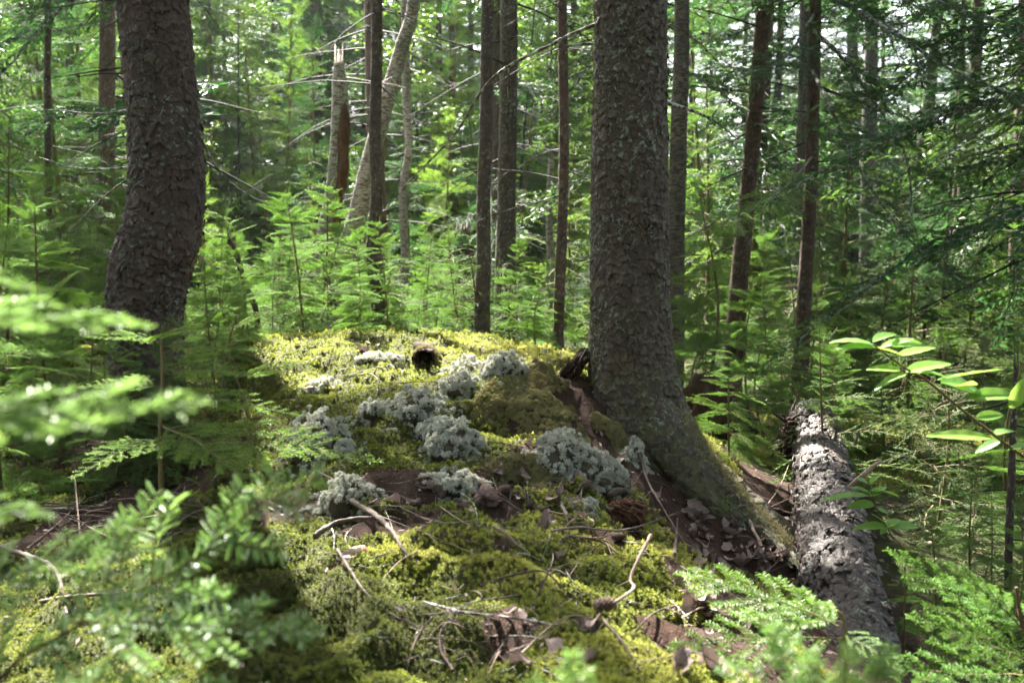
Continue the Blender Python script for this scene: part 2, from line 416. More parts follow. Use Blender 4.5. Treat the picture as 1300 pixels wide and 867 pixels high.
# ------------------------------------------------------------------ conifer foliage
def needles(g, A, B, nl, nw, sp, r, new, updir=(0, 0, 1), ang=58, hi=False, lift=.25, keep=1.0, tws=.55):
    """comb needles on both sides of the twig segments A->B; new = per-segment new-growth value"""
    A = np.asarray(A); B = np.asarray(B); L = np.linalg.norm(B - A, axis=1)
    cnt = np.maximum(1, (L / sp).astype(int)); idx = np.repeat(np.arange(len(A)), cnt)
    t = (np.arange(len(idx)) - np.repeat(np.cumsum(cnt) - cnt, cnt) + .5) / cnt[idx]
    idx = np.tile(idx, 2); t = np.tile(t, 2); side = np.repeat([1.0, -1.0], len(idx) // 2)
    if keep < 1: k = r.random(len(idx)) < keep; idx, t, side = idx[k], t[k], side[k]
    n = len(idx); T = norm(B - A)[idx]; up = np.asarray(updir, float)
    S = norm(np.cross(T, up)); U = np.cross(S, T)
    a = np.radians(ang + r.normal(0, 9, n)); lf = r.normal(lift, .22, n)
    D = norm(np.cos(a)[:, None] * T + np.sin(a)[:, None] * (side[:, None] * S) + lf[:, None] * U)
    ln = nl * r.uniform(.75, 1.1, n)
    base = A[idx] + (B - A)[idx] * t[:, None]
    W = norm(np.cross(D, U)); Nn = np.cross(W, D)
    tw = r.normal(0, tws, n)[:, None]; W = W * np.cos(tw) + Nn * np.sin(tw); Nn = np.cross(W, D)
    c = np.clip(new[idx] + r.normal(0, .12, n), 0, 1)
    hw = (nw / 2)
    tip = base + D * ln[:, None] - Nn * (ln * .12)[:, None]
    if hi:
        v = np.stack([base, base + D * (ln * .2)[:, None] + W * hw, base + D * (ln * .82)[:, None] + W * hw * .9 - Nn * (ln * .05)[:, None], tip,
                      base + D * (ln * .82)[:, None] - W * hw * .9 - Nn * (ln * .05)[:, None], base + D * (ln * .2)[:, None] - W * hw], 1)
        k = np.arange(n)[:, None] * 6
        f = np.concatenate([k + [[0, 1, 2, 3]], k + [[0, 3, 4, 5]]])
        g.add(v.reshape(-1, 3), f, np.repeat(c, 6), 0)
    else:
        m = base + D * (ln * .5)[:, None]
        v = np.stack([base, m + W * hw, tip, m - W * hw], 1)
        f = np.arange(n)[:, None] * 4 + [[0, 1, 2, 3]]
        g.add(v.reshape(-1, 3), f, np.repeat(c, 4), 0)

def sticks(g, A, B, ra, rb, m=1, c=0.0):
    """thin three-sided twigs A->B"""
    A = np.asarray(A); B = np.asarray(B); n = len(A)
    T = norm(B - A); S = norm(np.cross(T, [0.02, .03, 1])); U = np.cross(S, T)
    vs_ = []
    for q, rr in ((A, ra), (B, rb)):
        for k in range(3):
            an = k * 2 * np.pi / 3; vs_.append(q + (S * math.cos(an) + U * math.sin(an)) * np.asarray(rr).reshape(-1, 1))
    v = np.stack(vs_, 1).reshape(-1, 3); k = np.arange(n)[:, None] * 6
    f = np.concatenate([k + [[i, (i + 1) % 3, 3 + (i + 1) % 3, 3 + i]] for i in range(3)])
    g.add(v, f, c, m)

def make_bough(seed, L=.6, spc=.045, nl=.018, nw=.002, nsp=.004, side=.42, ang=52, droop=.15, second=True, hi=False, wood=.004, taper=.85, lift=.25, newn=.35, bare=.08, keep=1.0, nang=58, zj=.06, tws=.55):
    """one bough along +X; returns a Geo"""
    r = np.random.default_rng(seed); g = Geo()
    K = 7
    xs = np.linspace(0, 1, K); wob = r.normal(0, .018, K).cumsum() * L
    ax = np.stack([xs * L, wob, -droop * L * xs ** 2 + r.normal(0, .008, K) * L], 1); ax[0] = 0
    def at(t): return np.stack([np.interp(t, xs, ax[:, i]) for i in range(3)], -1)
    SA, SB, new, ra, rb = [], [], [], [], []
    t = max(bare, .05) * L
    SA += list(ax[:-1]); SB += list(ax[1:]); new += list(np.where(np.arange(K - 1) >= K - 2, newn * 2, newn * .3))
    ra += list(wood * (1 - .75 * xs[:-1])); rb += list(wood * (1 - .75 * xs[1:]))
    k = 0
    while t < L * .97:
        for sd in (1, -1):
            u = (t + r.uniform(-.3, .3) * spc) / L
            if u >= .99 or r.random() < .06: continue
            o = at(u)
            l = L * side * ((1 - u) ** taper) * r.uniform(.75, 1.15) * min(1, .55 + u * 2.2)
            if l < .02 * L: continue
            a = math.radians(ang + r.normal(0, 6)) * sd
            d0 = np.array([math.cos(a), math.sin(a), r.normal(0, zj)]); d1 = np.array([math.cos(a * .72), math.sin(a * .72), -droop * .6 + r.normal(0, zj)])
            mid = o + d0 * l * .5; end = mid + d1 * l * .5
            SA += [o, mid]; SB += [mid, end]; new += [newn * .4, newn * 1.2 + .25]
            ra += [wood * .45, wood * .32]; rb += [wood * .32, wood * .15]
            if second and l > spc * 2.2:
                q = spc * 1.1
                while q < l * .85:
                    for s2 in (1, -1):
                        if r.random() < .15: continue
                        qq = o + d0 * q if q < l * .5 else mid + d1 * (q - l * .5)
                        l2 = (l - q) * r.uniform(.4, .62)
                        if l2 < .015: continue
                        b = a + math.radians(48) * s2
                        e = qq + np.array([math.cos(b), math.sin(b), -droop * .3 + r.normal(0, zj)]) * l2
                        SA.append(qq); SB.append(e); new.append(newn * .8 + .3 * r.random()); ra.append(wood * .25); rb.append(wood * .12)
                    q += spc * r.uniform(.85, 1.2)
        t += spc * r.uniform(.85, 1.15)
    SA, SB, new = np.array(SA), np.array(SB), np.array(new)
    nd = SA[:, 0] > bare * L * .8
    needles(g, SA[nd], SB[nd], nl, nw, nsp, r, new[nd], hi=hi, lift=lift, keep=keep, ang=nang, tws=tws)
    sticks(g, SA, SB, np.array(ra), np.array(rb))
    return g
class Bough:
    """arrays of one bough ready to be set many times"""
    def __init__(s, g):
        s.V = np.concatenate(g.v); s.c = np.concatenate(g.c)
        s.F = np.concatenate([f for f in g.f]); s.m = np.concatenate(g.m); s.L = s.V[:, 0].max()
    def put(s, g, o, yaw, pitch, scale, roll=0.0, dc=0.0):
        cy_, sy_, cp, sp_, cr, sr = math.cos(yaw), math.sin(yaw), math.cos(pitch), math.sin(pitch), math.cos(roll), math.sin(roll)
        Rz = np.array([[cy_, -sy_, 0], [sy_, cy_, 0], [0, 0, 1]]); Ry = np.array([[cp, 0, -sp_], [0, 1, 0], [sp_, 0, cp]]); Rx = np.array([[1, 0, 0], [0, cr, -sr], [0, sr, cr]])
        g.add((s.V * scale) @ (Rz @ Ry @ Rx).T + o, s.F, np.clip(s.c + dc * (s.m.max() > 0), 0, 1), s.m)

near_b = [Bough(make_bough(40 + i, L=.42, spc=.056, nl=.018, nw=.0020, nsp=.0028, side=.5, hi=True, wood=.0030, droop=.12, second=False, newn=.55, lift=.10, nang=64, zj=.03, tws=.35)) for i in range(3)]
close_b = [Bough(make_bough(30 + i, L=.42, spc=.064, nl=.023, nw=.0030, nsp=.0040, side=.48, hi=True, wood=.0030, droop=.10, second=False, newn=.5, lift=.25, nang=60, zj=.12, tws=1.25)) for i in range(4)]
spray_b = [Bough(make_bough(70 + i, L=.6, spc=.05, nl=.0155, nw=.0026, nsp=.0040, side=.42, wood=.0035, droop=.14, newn=.5, lift=.08, zj=.03, tws=.4, nang=62)) for i in range(4)]
tip_b = [Bough(make_bough(20 + i, L=.15, spc=.045, nl=.021, nw=.0026, nsp=.0030, side=.5, hi=True, wood=.0022, droop=.05, second=False, newn=.7, lift=.25, nang=58, zj=.12, tws=.8)) for i in range(3)]
mid_b = [Bough(make_bough(60 + i, L=.55, spc=.04, nl=.017, nw=.0026, nsp=.0046, side=.45, wood=.0035, droop=.16, newn=.42)) for i in range(4)]
bg_b = [Bough(make_bough(80 + i, L=.8, spc=.085, nl=.034, nw=.0085, nsp=.0155, side=.45, wood=.006, droop=.2, newn=.38, zj=.10, lift=.1)) for i in range(5)]
big_b = [Bough(make_bough(100 + i, L=1.5, spc=.17, nl=.075, nw=.021, nsp=.040, side=.42, wood=.014, droop=.25, newn=.25, bare=.15, zj=.12, lift=.0)) for i in range(5)]
spr_b = [Bough(make_bough(120 + i, L=.8, spc=.10, nl=.024, nw=.008, nsp=.012, side=.38, wood=.007, droop=.28, newn=.15, zj=.16, lift=.0, bare=.25)) for i in range(4)]

# sun lines kept clear of boughs so light falls on chosen spots: (point, radius)
BEAMS = []
def beam_free(p, extra=0.0):
    p = np.asarray(p)
    for q, r in BEAMS:
        w = p - q; t = w @ SUNV
        if t > .25 and np.linalg.norm(w - t * SUNV) < r + .012 * t + extra: return False
    return True

def crown(g, r, lib, z0, z1, L0, L1, per_whorl, dz, origin=np.zeros(3), pitch0=-.15, pitch1=.5, axis=None, gap=.0, shape=.8, roll=.15, beams=True, dc=.1, pj=.12, Lmin=.5):
    """whorls of boughs from z0 to z1; lengths L0 (low) to L1 (top)"""
    z = z0; n = 0
    while z < z1:
        u = (z - z0) / max(z1 - z0, 1e-6)
        L = (L0 * (1 - u) ** shape + L1 * u)
        ph = r.random() * 6.28
        for k in range(per_whorl):
            if r.random() < gap: continue
            yaw = ph + k * 6.283 / per_whorl + r.normal(0, .25)
            zz = z + r.uniform(-.4, .4) * dz
            b = lib[int(r.integers(len(lib)))]
            l = L * r.uniform(Lmin + .2, 1.12)
            pt = pitch0 + (pitch1 - pitch0) * u + r.normal(0, pj)
            o = np.array([0, 0, zz]) if axis is None else axis(zz)
            if beams and BEAMS:
                d = np.array([math.cos(yaw) * math.cos(pt), math.sin(yaw) * math.cos(pt), math.sin(pt)])
                if not all(beam_free(origin + o + d * l * q, .07 * l) for q in (.3, .6, .9)): continue
            b.put(g, o, yaw, pt, l / b.L, r.normal(0, roll), r.normal(0, dc)); n += 1
        z += dz * r.uniform(.75, 1.25)
    return n

# ------------------------------------------------------------------ bark
def voro(u, v, wrap, seed):
    """F1, F2, cell id and offset to the cell's centre on a jittered grid, wrapping in u"""
    iu, iv = np.floor(u), np.floor(v)
    F1 = np.full(u.shape, 9.0); F2 = np.full(u.shape, 9.0); ID = np.zeros(u.shape); DX = np.zeros(u.shape); DY = np.zeros(u.shape)
    z0 = np.zeros(u.shape, np.int64)
    for a in (-1, 0, 1):
        for b in (-1, 0, 1):
            cu, cv = iu + a, iv + b
            cw = np.mod(cu, wrap).astype(np.int64); ci = cv.astype(np.int64)
            h1 = _hash(cw, ci, z0, seed); h2 = _hash(cw, ci, z0 + 1, seed); h3 = _hash(cw, ci, z0 + 2, seed)
            dx = u - (cu + .1 + .8 * h1); dy = v - (cv + .1 + .8 * h2)
            d = np.sqrt(dx * dx + dy * dy)
            closer = d < F1
            F2 = np.where(closer, F1, np.minimum(F2, d))
            F1 = np.where(closer, d, F1); ID = np.where(closer, h3, ID); DX = np.where(closer, dx, DX); DY = np.where(closer, dy, DY)
    return F1, F2, ID, DX, DY
def bark_relief(th, s, r, cw, ch, depth, seed, wrap_n):
    """th, s grids (radians, metres) -> height in metres and 0..1 plate value"""
    u = th / (2 * np.pi) * wrap_n; v = s / ch
    q = 1.0 / ch
    w1 = fbm3(np.cos(th) * r * q * .6, np.sin(th) * r * q * .6, s * q * .6, seed, 4, 2.3, .6) * 1.5
    w2 = fbm3(np.cos(th) * r * q * .6 + 30, np.sin(th) * r * q * .6, s * q * .6, seed + 9, 4, 2.3, .6) * 1.5
    F1, F2, ID, DX, DY = voro(u + w1 * .75, v + w2 * .75, wrap_n, seed)
    e = F2 - F1
    g1, g2, idb, dxb, dyb = voro(u * 2 + w2 * 1.3, v * 2 + w1 * 1.3, wrap_n * 2, seed + 5)
    eb = g2 - g1
    crack = (1 - sstep(.0, .13, e)) * sstep(-.25, .35, w1 - w2 * .5)
    crackb = (1 - sstep(.0, .16, eb)) * sstep(.0, .5, w2)
    lift = -DY * (.3 + ID) * .9 + DX * (ID - .5) * 1.0
    fine = fbm3(np.cos(th) * r * 75, np.sin(th) * r * 75, s * 60, seed + 3, 3)
    h = .5 * ID + .75 * lift + .22 * idb + .3 * (-dyb) * (.4 + idb) - .75 * crack - .3 * crackb + min(.13, .0012 / depth) * fine + .1 * w1
    c = np.clip(.75 + .35 * (ID - .5) + .5 * lift - .85 * crack - .35 * crackb + .2 * fine, 0, 1)
    amp = .75 + .5 * fbm3(np.cos(th) * r * 6, np.sin(th) * r * 6, s * 4, seed + 21, 2)
    return h * depth * amp, c
def bark_tube(g, pts, radii, nth, ts, cell=(.028, .034), depth=.007, seed=0, ref=(1, 0, 0), shape=None, m=0):
    p, r, s = smooth_path(pts, len(ts), radii, ts)
    T, Nn, B = frames(p, ref)
    th = np.arange(nth) / nth * 2 * np.pi
    TH, S = np.meshgrid(th, s); RR = np.broadcast_to(r[:, None], TH.shape)
    rm = float(np.median(r)); wrap = max(6, int(round(2 * np.pi * rm / cell[0])))
    h, c = bark_relief(TH, S, rm, cell[0], cell[1], depth, seed, wrap)
    rad = RR * (1 + .03 * fbm3(np.cos(TH), np.sin(TH), S * 2.2, seed + 60, 3))
    if shape is not None: rad = rad + shape(TH, S, p)
    fade = np.clip(RR / rm, .3, 1)
    rad = rad + h * fade
    v = p[:, None] + rad[..., None] * (np.cos(TH)[..., None] * Nn[:, None] + np.sin(TH)[..., None] * B[:, None])
    n = len(s); i = np.arange(n - 1)[:, None] * nth; j = np.arange(nth)[None]
    a = i + j; b = i + (j + 1) % nth
    g.add(v.reshape(-1, 3), np.stack([a, b, b + nth, a + nth], -1).reshape(-1, 4), c.ravel(), m)
    return p, r, s

def flakes(g, p, r, n, seed, z0, z1, size=(.018, .04), lift=.012, ref=(1, 0, 0), arc=(0, 6.28), m=0, off=.004):
    """loose scales of bark standing off the trunk at one edge"""
    q = np.random.default_rng(seed); T, Nn, B = frames(p, ref); L = len(p)
    for k in range(n):
        i = int(q.uniform(z0, z1) * (L - 1)); th = q.uniform(*arc); w = q.uniform(*size); h = w * q.uniform(.8, 1.6); lf = lift * q.uniform(.3, 1.1); a0 = q.normal(0, .5); e = q.uniform(.4, 1, 9)
        vs_ = []
        for a in (-1, 0, 1):
            for b in (-1, 0, 1):
                u = (a * math.cos(a0) - b * math.sin(a0)) * w * .5 * e[(a + 1) * 3 + b + 1]; v = (a * math.sin(a0) + b * math.cos(a0)) * h * .5 * e[(a + 1) * 3 + b + 1]
                rr_ = r[i] + off + (lf if a < 0 else lf * .35 if a == 0 else 0) + q.normal(0, .0008); t2 = th + u / r[i]
                vs_.append(p[i] + T[i] * v + (Nn[i] * math.cos(t2) + B[i] * math.sin(t2)) * rr_)
        vs_ = np.array(vs_); inn = np.array([vs_[t] - (vs_[t] - p[i]) * (.0025 / r[i]) for t in range(9)])
        f = [[0, 3, 4, 1], [1, 4, 5, 2], [3, 6, 7, 4], [4, 7, 8, 5]]
        g.add(np.vstack([vs_, inn]), f + [[x + 9 for x in ff[::-1]] for ff in f] + [[0, 1, 10, 9], [1, 2, 11, 10], [3, 0, 9, 12], [6, 3, 12, 15]], q.uniform(.45, 1), m)
# ------------------------------------------------------------------ ground sheet
# bare patches of needles and leaves among the moss: photo x, photo y, radius in metres
BARE = [G(*p[:2])[:2].tolist() + [p[2]] for p in [(900, 700, .22), (960, 680, .26), (860, 640, .16), (920, 770, .2), (960, 830, .22), (880, 810, .15), (700, 590, .16), (640, 620, .16), (740, 600, .14), (590, 625, .14),
        (480, 620, .13), (520, 640, .13), (430, 640, .1), (460, 670, .13), (770, 690, .10), (810, 600, .2), (760, 560, .18), (790, 670, .14), (650, 800, .09), (640, 690, .05), (540, 665, .08), (430, 720, .06),
        (720, 500, .16), (680, 520, .12), (640, 640, .08), (60, 680, .2), (180, 650, .25), (200, 600, .3), (120, 560, .4), (470, 530, .06), (330, 640, .2), (980, 780, .25)]]
BARE = np.array(BARE)
def mossiness(x, y):
    m = .66 + .40 * fbm2(x * 1.6, y * 1.6, 33, 3) + .40 * fbm2(x * 6.5, y * 6.5, 35, 3)
    for b in BARE:
        m = m - 1.05 * np.exp(-((x - b[0]) ** 2 + (y - b[1]) ** 2) / (b[2] * .8) ** 2)
    m = m - 1.2 * sstep(.55, 1.0, x - .12 * (y - 2)) * (y < 6)
    return m
def axis_pts(a, k, n, lo, hi, c=0.0):
    t = np.linspace(np.arcsinh((lo - c) / a), np.arcsinh((hi - c) / a), n)
    return c + a * np.sinh(t)
gx = axis_pts(1.6, 0, 620, -260, 260, .2); gy = axis_pts(1.8, 0, 640, -120, 420, 3.0)
GX, GY = np.meshgrid(gx, gy)
GZ = H(GX, GY)
g = Geo()
n0, n1 = GX.shape; i = np.arange(n0 - 1)[:, None] * n1; j = np.arange(n1 - 1)[None]; a = i + j
farw = sstep(5.5, 9, np.hypot(GX, GY)) + sstep(1.25, 1.6, GX)
g.add(np.stack([GX, GY, GZ], -1).reshape(-1, 3), np.stack([a, a + 1, a + 1 + n1, a + n1], -1).reshape(-1, 4), np.clip(farw, 0, 1).ravel())
tag(g.obj('ground', M['ground'], extra={'g': sstep(.15, .35, mossiness(GX, GY)).ravel()}), kind='structure')

# ------------------------------------------------------------------ moss: upright leafy shoots
def shoots(g, tt, n, seed, y0, y1, half, size, thr=.22, tmod=None):
    r = np.random.default_rng(seed)
    y = np.exp(r.uniform(math.log(y0), math.log(y1), n)); x = y * r.uniform(-half, half, n)
    k = mossiness(x, y) > thr + r.normal(0, .07, n); x, y = x[k], y[k]; n = len(x)
    z = H(x, y); nn = nrm(x, y)
    up = norm(nn * .7 + np.array([0, 0, .5]) + r.normal(0, .16, (n, 3)))
    cush = fbm2(x * 7, y * 7, 71, 3); cav = abs(fbm2(x * 5.5, y * 5.5, 8, 2)) * 2.2
    sc_ = size * np.sqrt(y / 2.4) * r.uniform(.6, 1.3, n) * (1 + .45 * cush)
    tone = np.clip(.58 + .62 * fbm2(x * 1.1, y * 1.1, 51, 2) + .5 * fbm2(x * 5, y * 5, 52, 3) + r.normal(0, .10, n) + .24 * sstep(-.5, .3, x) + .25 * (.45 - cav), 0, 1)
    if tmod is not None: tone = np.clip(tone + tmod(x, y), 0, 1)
    base = np.stack([x, y, z], 1) - up * (sc_ * .3)[:, None]
    S = norm(np.cross(up, r.normal(0, 1, (n, 3)))); U = np.cross(up, S)
    V, C = [], []
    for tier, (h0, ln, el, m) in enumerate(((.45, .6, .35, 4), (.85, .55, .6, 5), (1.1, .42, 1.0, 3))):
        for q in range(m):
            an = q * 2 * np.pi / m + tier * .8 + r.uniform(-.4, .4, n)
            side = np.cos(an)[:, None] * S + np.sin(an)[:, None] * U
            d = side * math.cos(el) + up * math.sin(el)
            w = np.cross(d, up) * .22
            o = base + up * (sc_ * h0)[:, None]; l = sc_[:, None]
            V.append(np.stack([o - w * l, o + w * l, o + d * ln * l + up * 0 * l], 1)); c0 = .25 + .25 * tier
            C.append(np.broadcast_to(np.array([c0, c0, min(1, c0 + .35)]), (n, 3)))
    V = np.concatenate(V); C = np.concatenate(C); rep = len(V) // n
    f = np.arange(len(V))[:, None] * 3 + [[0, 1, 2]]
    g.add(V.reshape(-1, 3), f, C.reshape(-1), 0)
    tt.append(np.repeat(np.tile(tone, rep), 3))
sunny = G(400, 470)
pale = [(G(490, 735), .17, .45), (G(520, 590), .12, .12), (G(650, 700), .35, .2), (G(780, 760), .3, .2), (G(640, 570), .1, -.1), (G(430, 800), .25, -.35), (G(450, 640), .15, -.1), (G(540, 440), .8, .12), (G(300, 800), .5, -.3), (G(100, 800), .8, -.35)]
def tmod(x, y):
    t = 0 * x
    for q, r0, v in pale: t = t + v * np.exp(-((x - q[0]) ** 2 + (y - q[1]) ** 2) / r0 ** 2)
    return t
g = Geo(); tt = []
shoots(g, tt, 190000, 1, 1.45, 8.5, .72, .0135, tmod=tmod)
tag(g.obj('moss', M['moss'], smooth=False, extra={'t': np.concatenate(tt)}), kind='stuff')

# ------------------------------------------------------------------ litter of needles, bark crumbs and leaf bits
def litter(n, seed):
    r = np.random.default_rng(seed); g = Geo()
    y = np.exp(r.uniform(math.log(1.45), math.log(9), n)); x = y * r.uniform(-.78, .85, n)
    k = (mossiness(x, y) < .30 + r.normal(0, .12, n)) | (r.random(n) < .05); x, y = x[k], y[k]; n = len(x)
    z = H(x, y) + r.uniform(.001, .008, n) + .006 * (mossiness(x, y) > .2); nn = nrm(x, y)
    D = norm(np.cross(nn, r.normal(0, 1, (n, 3)))); W = np.cross(nn, D)
    kind = r.random(n); ln = np.where(kind < .55, r.uniform(.008, .022, n), r.uniform(.008, .03, n)); wd = np.where(kind < .55, ln * .1 + .0006, ln * r.uniform(.35, .6, n))
    ln = ln * np.sqrt(y / 3); wd = wd * np.sqrt(y / 3)
    o = np.stack([x, y, z], 1); c = np.where(kind < .55, r.uniform(.15, .75, n), r.uniform(.25, .93, n))
    lift = np.where(kind < .55, .05, .35) * r.uniform(-1, 1, n)
    W2 = W + nn * r.normal(0, .4, (n, 1)); 
    v = np.stack([o - D * ln[:, None] * .5, o - W2 * wd[:, None] * .5 + nn * (wd * lift)[:, None], o + D * ln[:, None] * .5 + nn * (ln * lift * .5)[:, None], o + W2 * wd[:, None] * .5 + nn * (wd * abs(lift))[:, None]], 1)
    g.add(v.reshape(-1, 3), np.arange(n)[:, None] * 4 + [[0, 1, 2, 3]], np.repeat(c, 4))
    return g
tag(litter(26000, 5).obj('leaf_litter', M['litter'], smooth=False), kind='stuff')
# ------------------------------------------------------------------ gaps cut in the crowns to put sun on chosen spots
BEAMS += [(G(400, 470), .42), (G(355, 458), .16), (G(430, 445), .2), (P(915, 580, 3.95), .12), (P(930, 530, 5.0), .3),
          (P(590, 250, 8.0), .8), (P(425, 200, 9.0), .8), (P(400, 340, 8.0), 1.0), (P(180, 520, 2.6), .25),
          (P(330, 250, 11), 1.4), (P(1180, 360, 14), 1.6), (P(560, 380, 10), 1.0), (P(230, 700, 1.13), .16), (P(340, 640, 1.13), .10), (P(985, 820, 1.12), .04), (P(735, 850, 1.0), .04), (P(100, 470, .8), .18), (P(1150, 470, 1.75), .2), (P(260, 480, 2.7), .25), (P(320, 640, 1.1), .15), (P(1200, 800, 2.1), .2), (P(930, 760, 2.0), .15), (P(80, 370, 1.0), .2), (P(700, 300, 13), 1.2), (P(60, 260, 8), .7),
          (P(1150, 500, 2.2), .2), (P(860, 380, 11), 1.0), (P(1000, 260, 5.5), .3)]

# ------------------------------------------------------------------ dead and living branches
def limb(g, o, d, L, r0, r, m=0, sag=.2, forks=3, n=7, wob=.05, nth=5):
    """a bare crooked branch from o in direction d"""
    d = norm(np.asarray(d, float)); pts = [np.asarray(o, float)]; q = pts[0].copy(); dd = d.copy()
    for i in range(n):
        dd = norm(dd + r.normal(0, wob, 3) + np.array([0, 0, -sag / n])); q = q + dd * L / n; pts.append(q.copy())
    rad = r0 * np.linspace(1, .22, n + 1)
    tube(g, pts, rad, nth, n * 3, m=m)
    for k in range(forks):
        i = int(r.integers(2, n)); e = norm(pts[i] - pts[i - 1]); s = norm(np.cross(e, r.normal(0, 1, 3)) + e * r.uniform(.6, 1.4))
        l = L * r.uniform(.2, .45) * (1 - i / n * .5)
        if l > .08: limb(g, pts[i], s, l, rad[i] * .6, r, m, sag, forks=max(0, forks - 2), n=5, wob=wob * 1.3, nth=4)
    return pts

# ------------------------------------------------------------------ the big trunk in the middle
BASE_B = P(803, 560, 4.0); BASE_B[2] = H(BASE_B[0], BASE_B[1]) - .05
tB = empty('spruce_tree', BASE_B, 'thick grey spruce trunk on the mossy mound with a wide root flare', 'tree')
pxs = [(803, 700, 58), (803, 600, 55), (803, 520, 52), (800, 440, 50.5), (799, 380, 49), (799, 300, 47.5), (800, 200, 47), (800, 100, 45), (800, 0, 43.5), (800, -120, 42)]
pts = [P(a, b, 4.0) for a, b, w in pxs]; rad = [w / FPX * 4.0 for a, b, w in pxs]
top = pts[-1]; pts += [top + [0, 0, 2.5], top + [.05, .05, 6.0], top + [.05, .1, 9.0]]; rad += [.115, .07, .02]
pts = np.array(pts) - BASE_B
LB = 1.0
def shape_B(TH, S, p):
    z = (p[:, 2] + BASE_B[2])[:, None]
    E = np.interp(z[:, 0], [.02, .18, .30, .40, .50, .60, .70, .80, .92], [.62, .53, .40, .27, .17, .10, .05, .02, 0])[:, None]
    kap = np.interp(z[:, 0], [.1, .3, .5, .8], [32, 22, 11, 5])[:, None]
    a0 = -.22 - .16 * sstep(.6, .2, z)
    e = E * np.exp(kap * (np.cos(TH - a0) - 1))
    for th0, A, k in ((-1.75, .10, 9), (-2.75, .13, 9), (2.6, .10, 7), (1.4, .12, 7), (-1.0, .05, 12)):
        zz = sstep(.95, .38, z)
        e = e + A * zz ** 1.5 * np.exp(k * (np.cos(TH - th0) - 1))
    e = e + (.006 * sstep(1.6, .8, z) + .016 * sstep(.85, .4, z)) * np.cos(TH * 6 + 3.0 * fbm2(TH * 0 + 1, z * 2.5 + 0 * TH, 4, 2)) + .03 * sstep(.9, .4, z) * fbm3(np.cos(TH) * 2.2, np.sin(TH) * 2.2, z * 5 + 0 * TH, 91, 3)
    RB = .165 + e
    lo = sstep(1.0, .6, z)
    e = e + lo * .020 * (.35 - abs(fbm3(RB * np.cos(TH) * 16, RB * np.sin(TH) * 16, z * 11, 95, 4, 2.2, .6)) * 1.8)
    return e
Ltot = np.linalg.norm(np.diff(pts, axis=0), axis=1).sum(); nearL = 2.75 / Ltot
ts = np.concatenate([np.linspace(0, nearL, 760), np.linspace(nearL, 1, 60)[1:]])
g = Geo(); pB, rB, sB = bark_tube(g, pts, rad, 380, ts, (.022, .034), .0105, 3, shape=shape_B); flakes(g, pB, rB, 520, 6, .42, .93, (.009, .022), .006, off=.005)
g.obj('trunk', M['bark'], tB)
# the long root running down towards the log
rp = np.array([P(820, 515, 3.93), P(848, 562, 3.87), P(882, 612, 3.80), P(920, 650, 3.73), P(958, 678, 3.66), P(990, 698, 3.55), P(1010, 720, 3.4)]) - BASE_B
g = Geo(); pR, rR, sR = bark_tube(g, rp, [.10, .125, .120, .105, .080, .050, .015], 200, np.linspace(0, 1, 330), (.026, .038), .010, 14, ref=(0, 0, 1), shape=lambda TH, S, p: .022 * fbm3(np.cos(TH) * 1.6, np.sin(TH) * 1.6, S * 4, 15, 3) - .012 * abs(np.sin(TH * 1.5 + S * 3)))
g.obj('root', M['bark'], tB)
g = Geo(); r = np.random.default_rng(17); Tr, Nr, Br = frames(pR, (0, 0, 1))
for k in range(620):
    i = int(r.uniform(.12, .88) * 329); a = r.normal(.25, .33); q = pR[i] + (Nr[i] * math.cos(a) - Br[i] * math.sin(a)) * (rR[i] + .004)
    for j in range(9):
        d = norm(Nr[i] + r.normal(0, .6, 3)) * r.uniform(.005, .012); s_ = norm(np.cross(d, r.normal(0, 1, 3))) * .0014; g.add([q - s_, q + s_, q + d], [[0, 1, 2]], r.uniform(.4, 1)); q = q + r.normal(0, .004, 3)
g.obj('lit_edge_moss', M['lichen_olive'], tB, smooth=False)  # olive moss tufts that also stand in for the root's sunlit edge
def dead_branch(parent, base, pxl, r0, mat='twig_lichen', forks=(), seed=1, name='dead_branch', nth=7, tip=.25):
    g = Geo(); pts = np.array([P(*q) for q in pxl]) - base; r = np.random.default_rng(seed)
    p, rr = tube(g, pts, r0 * np.linspace(1, tip, len(pts)), nth, len(pts) * 8, rough=.35, seed=seed)
    for f in forks:
        i = int(f[0] * (len(p) - 1)); d = P(f[1], f[2], f[3]) - base - p[i]
        limb(g, p[i], d, np.linalg.norm(d), rr[i] * .6, r, sag=.05, forks=2, n=6, wob=.06, nth=5)
    return g.obj(name, M[mat], parent)
dead_branch(tB, BASE_B, [(770, 26, 4.0), (735, 40, 3.95), (690, 62, 3.9), (640, 88, 3.95), (610, 118, 4.0), (585, 160, 4.1), (560, 190, 4.2), (520, 230, 4.3), (490, 265, 4.4)], .0085,
            forks=[(.35, 640, 130, 4.0), (.5, 560, 130, 4.1), (.72, 500, 180, 4.4), (.6, 590, 240, 4.2), (.2, 700, 110, 3.9)], seed=3)
dead_branch(tB, BASE_B, [(770, 58, 4.0), (745, 56, 3.95), (718, 59, 3.9)], .007, forks=[], seed=4, tip=.6)
dead_branch(tB, BASE_B, [(835, 128, 4.0), (870, 138, 4.1), (900, 150, 4.2), (922, 165, 4.3), (938, 180, 4.35)], .0085, forks=[(.6, 925, 120, 4.3), (.8, 950, 215, 4.4)], seed=5)
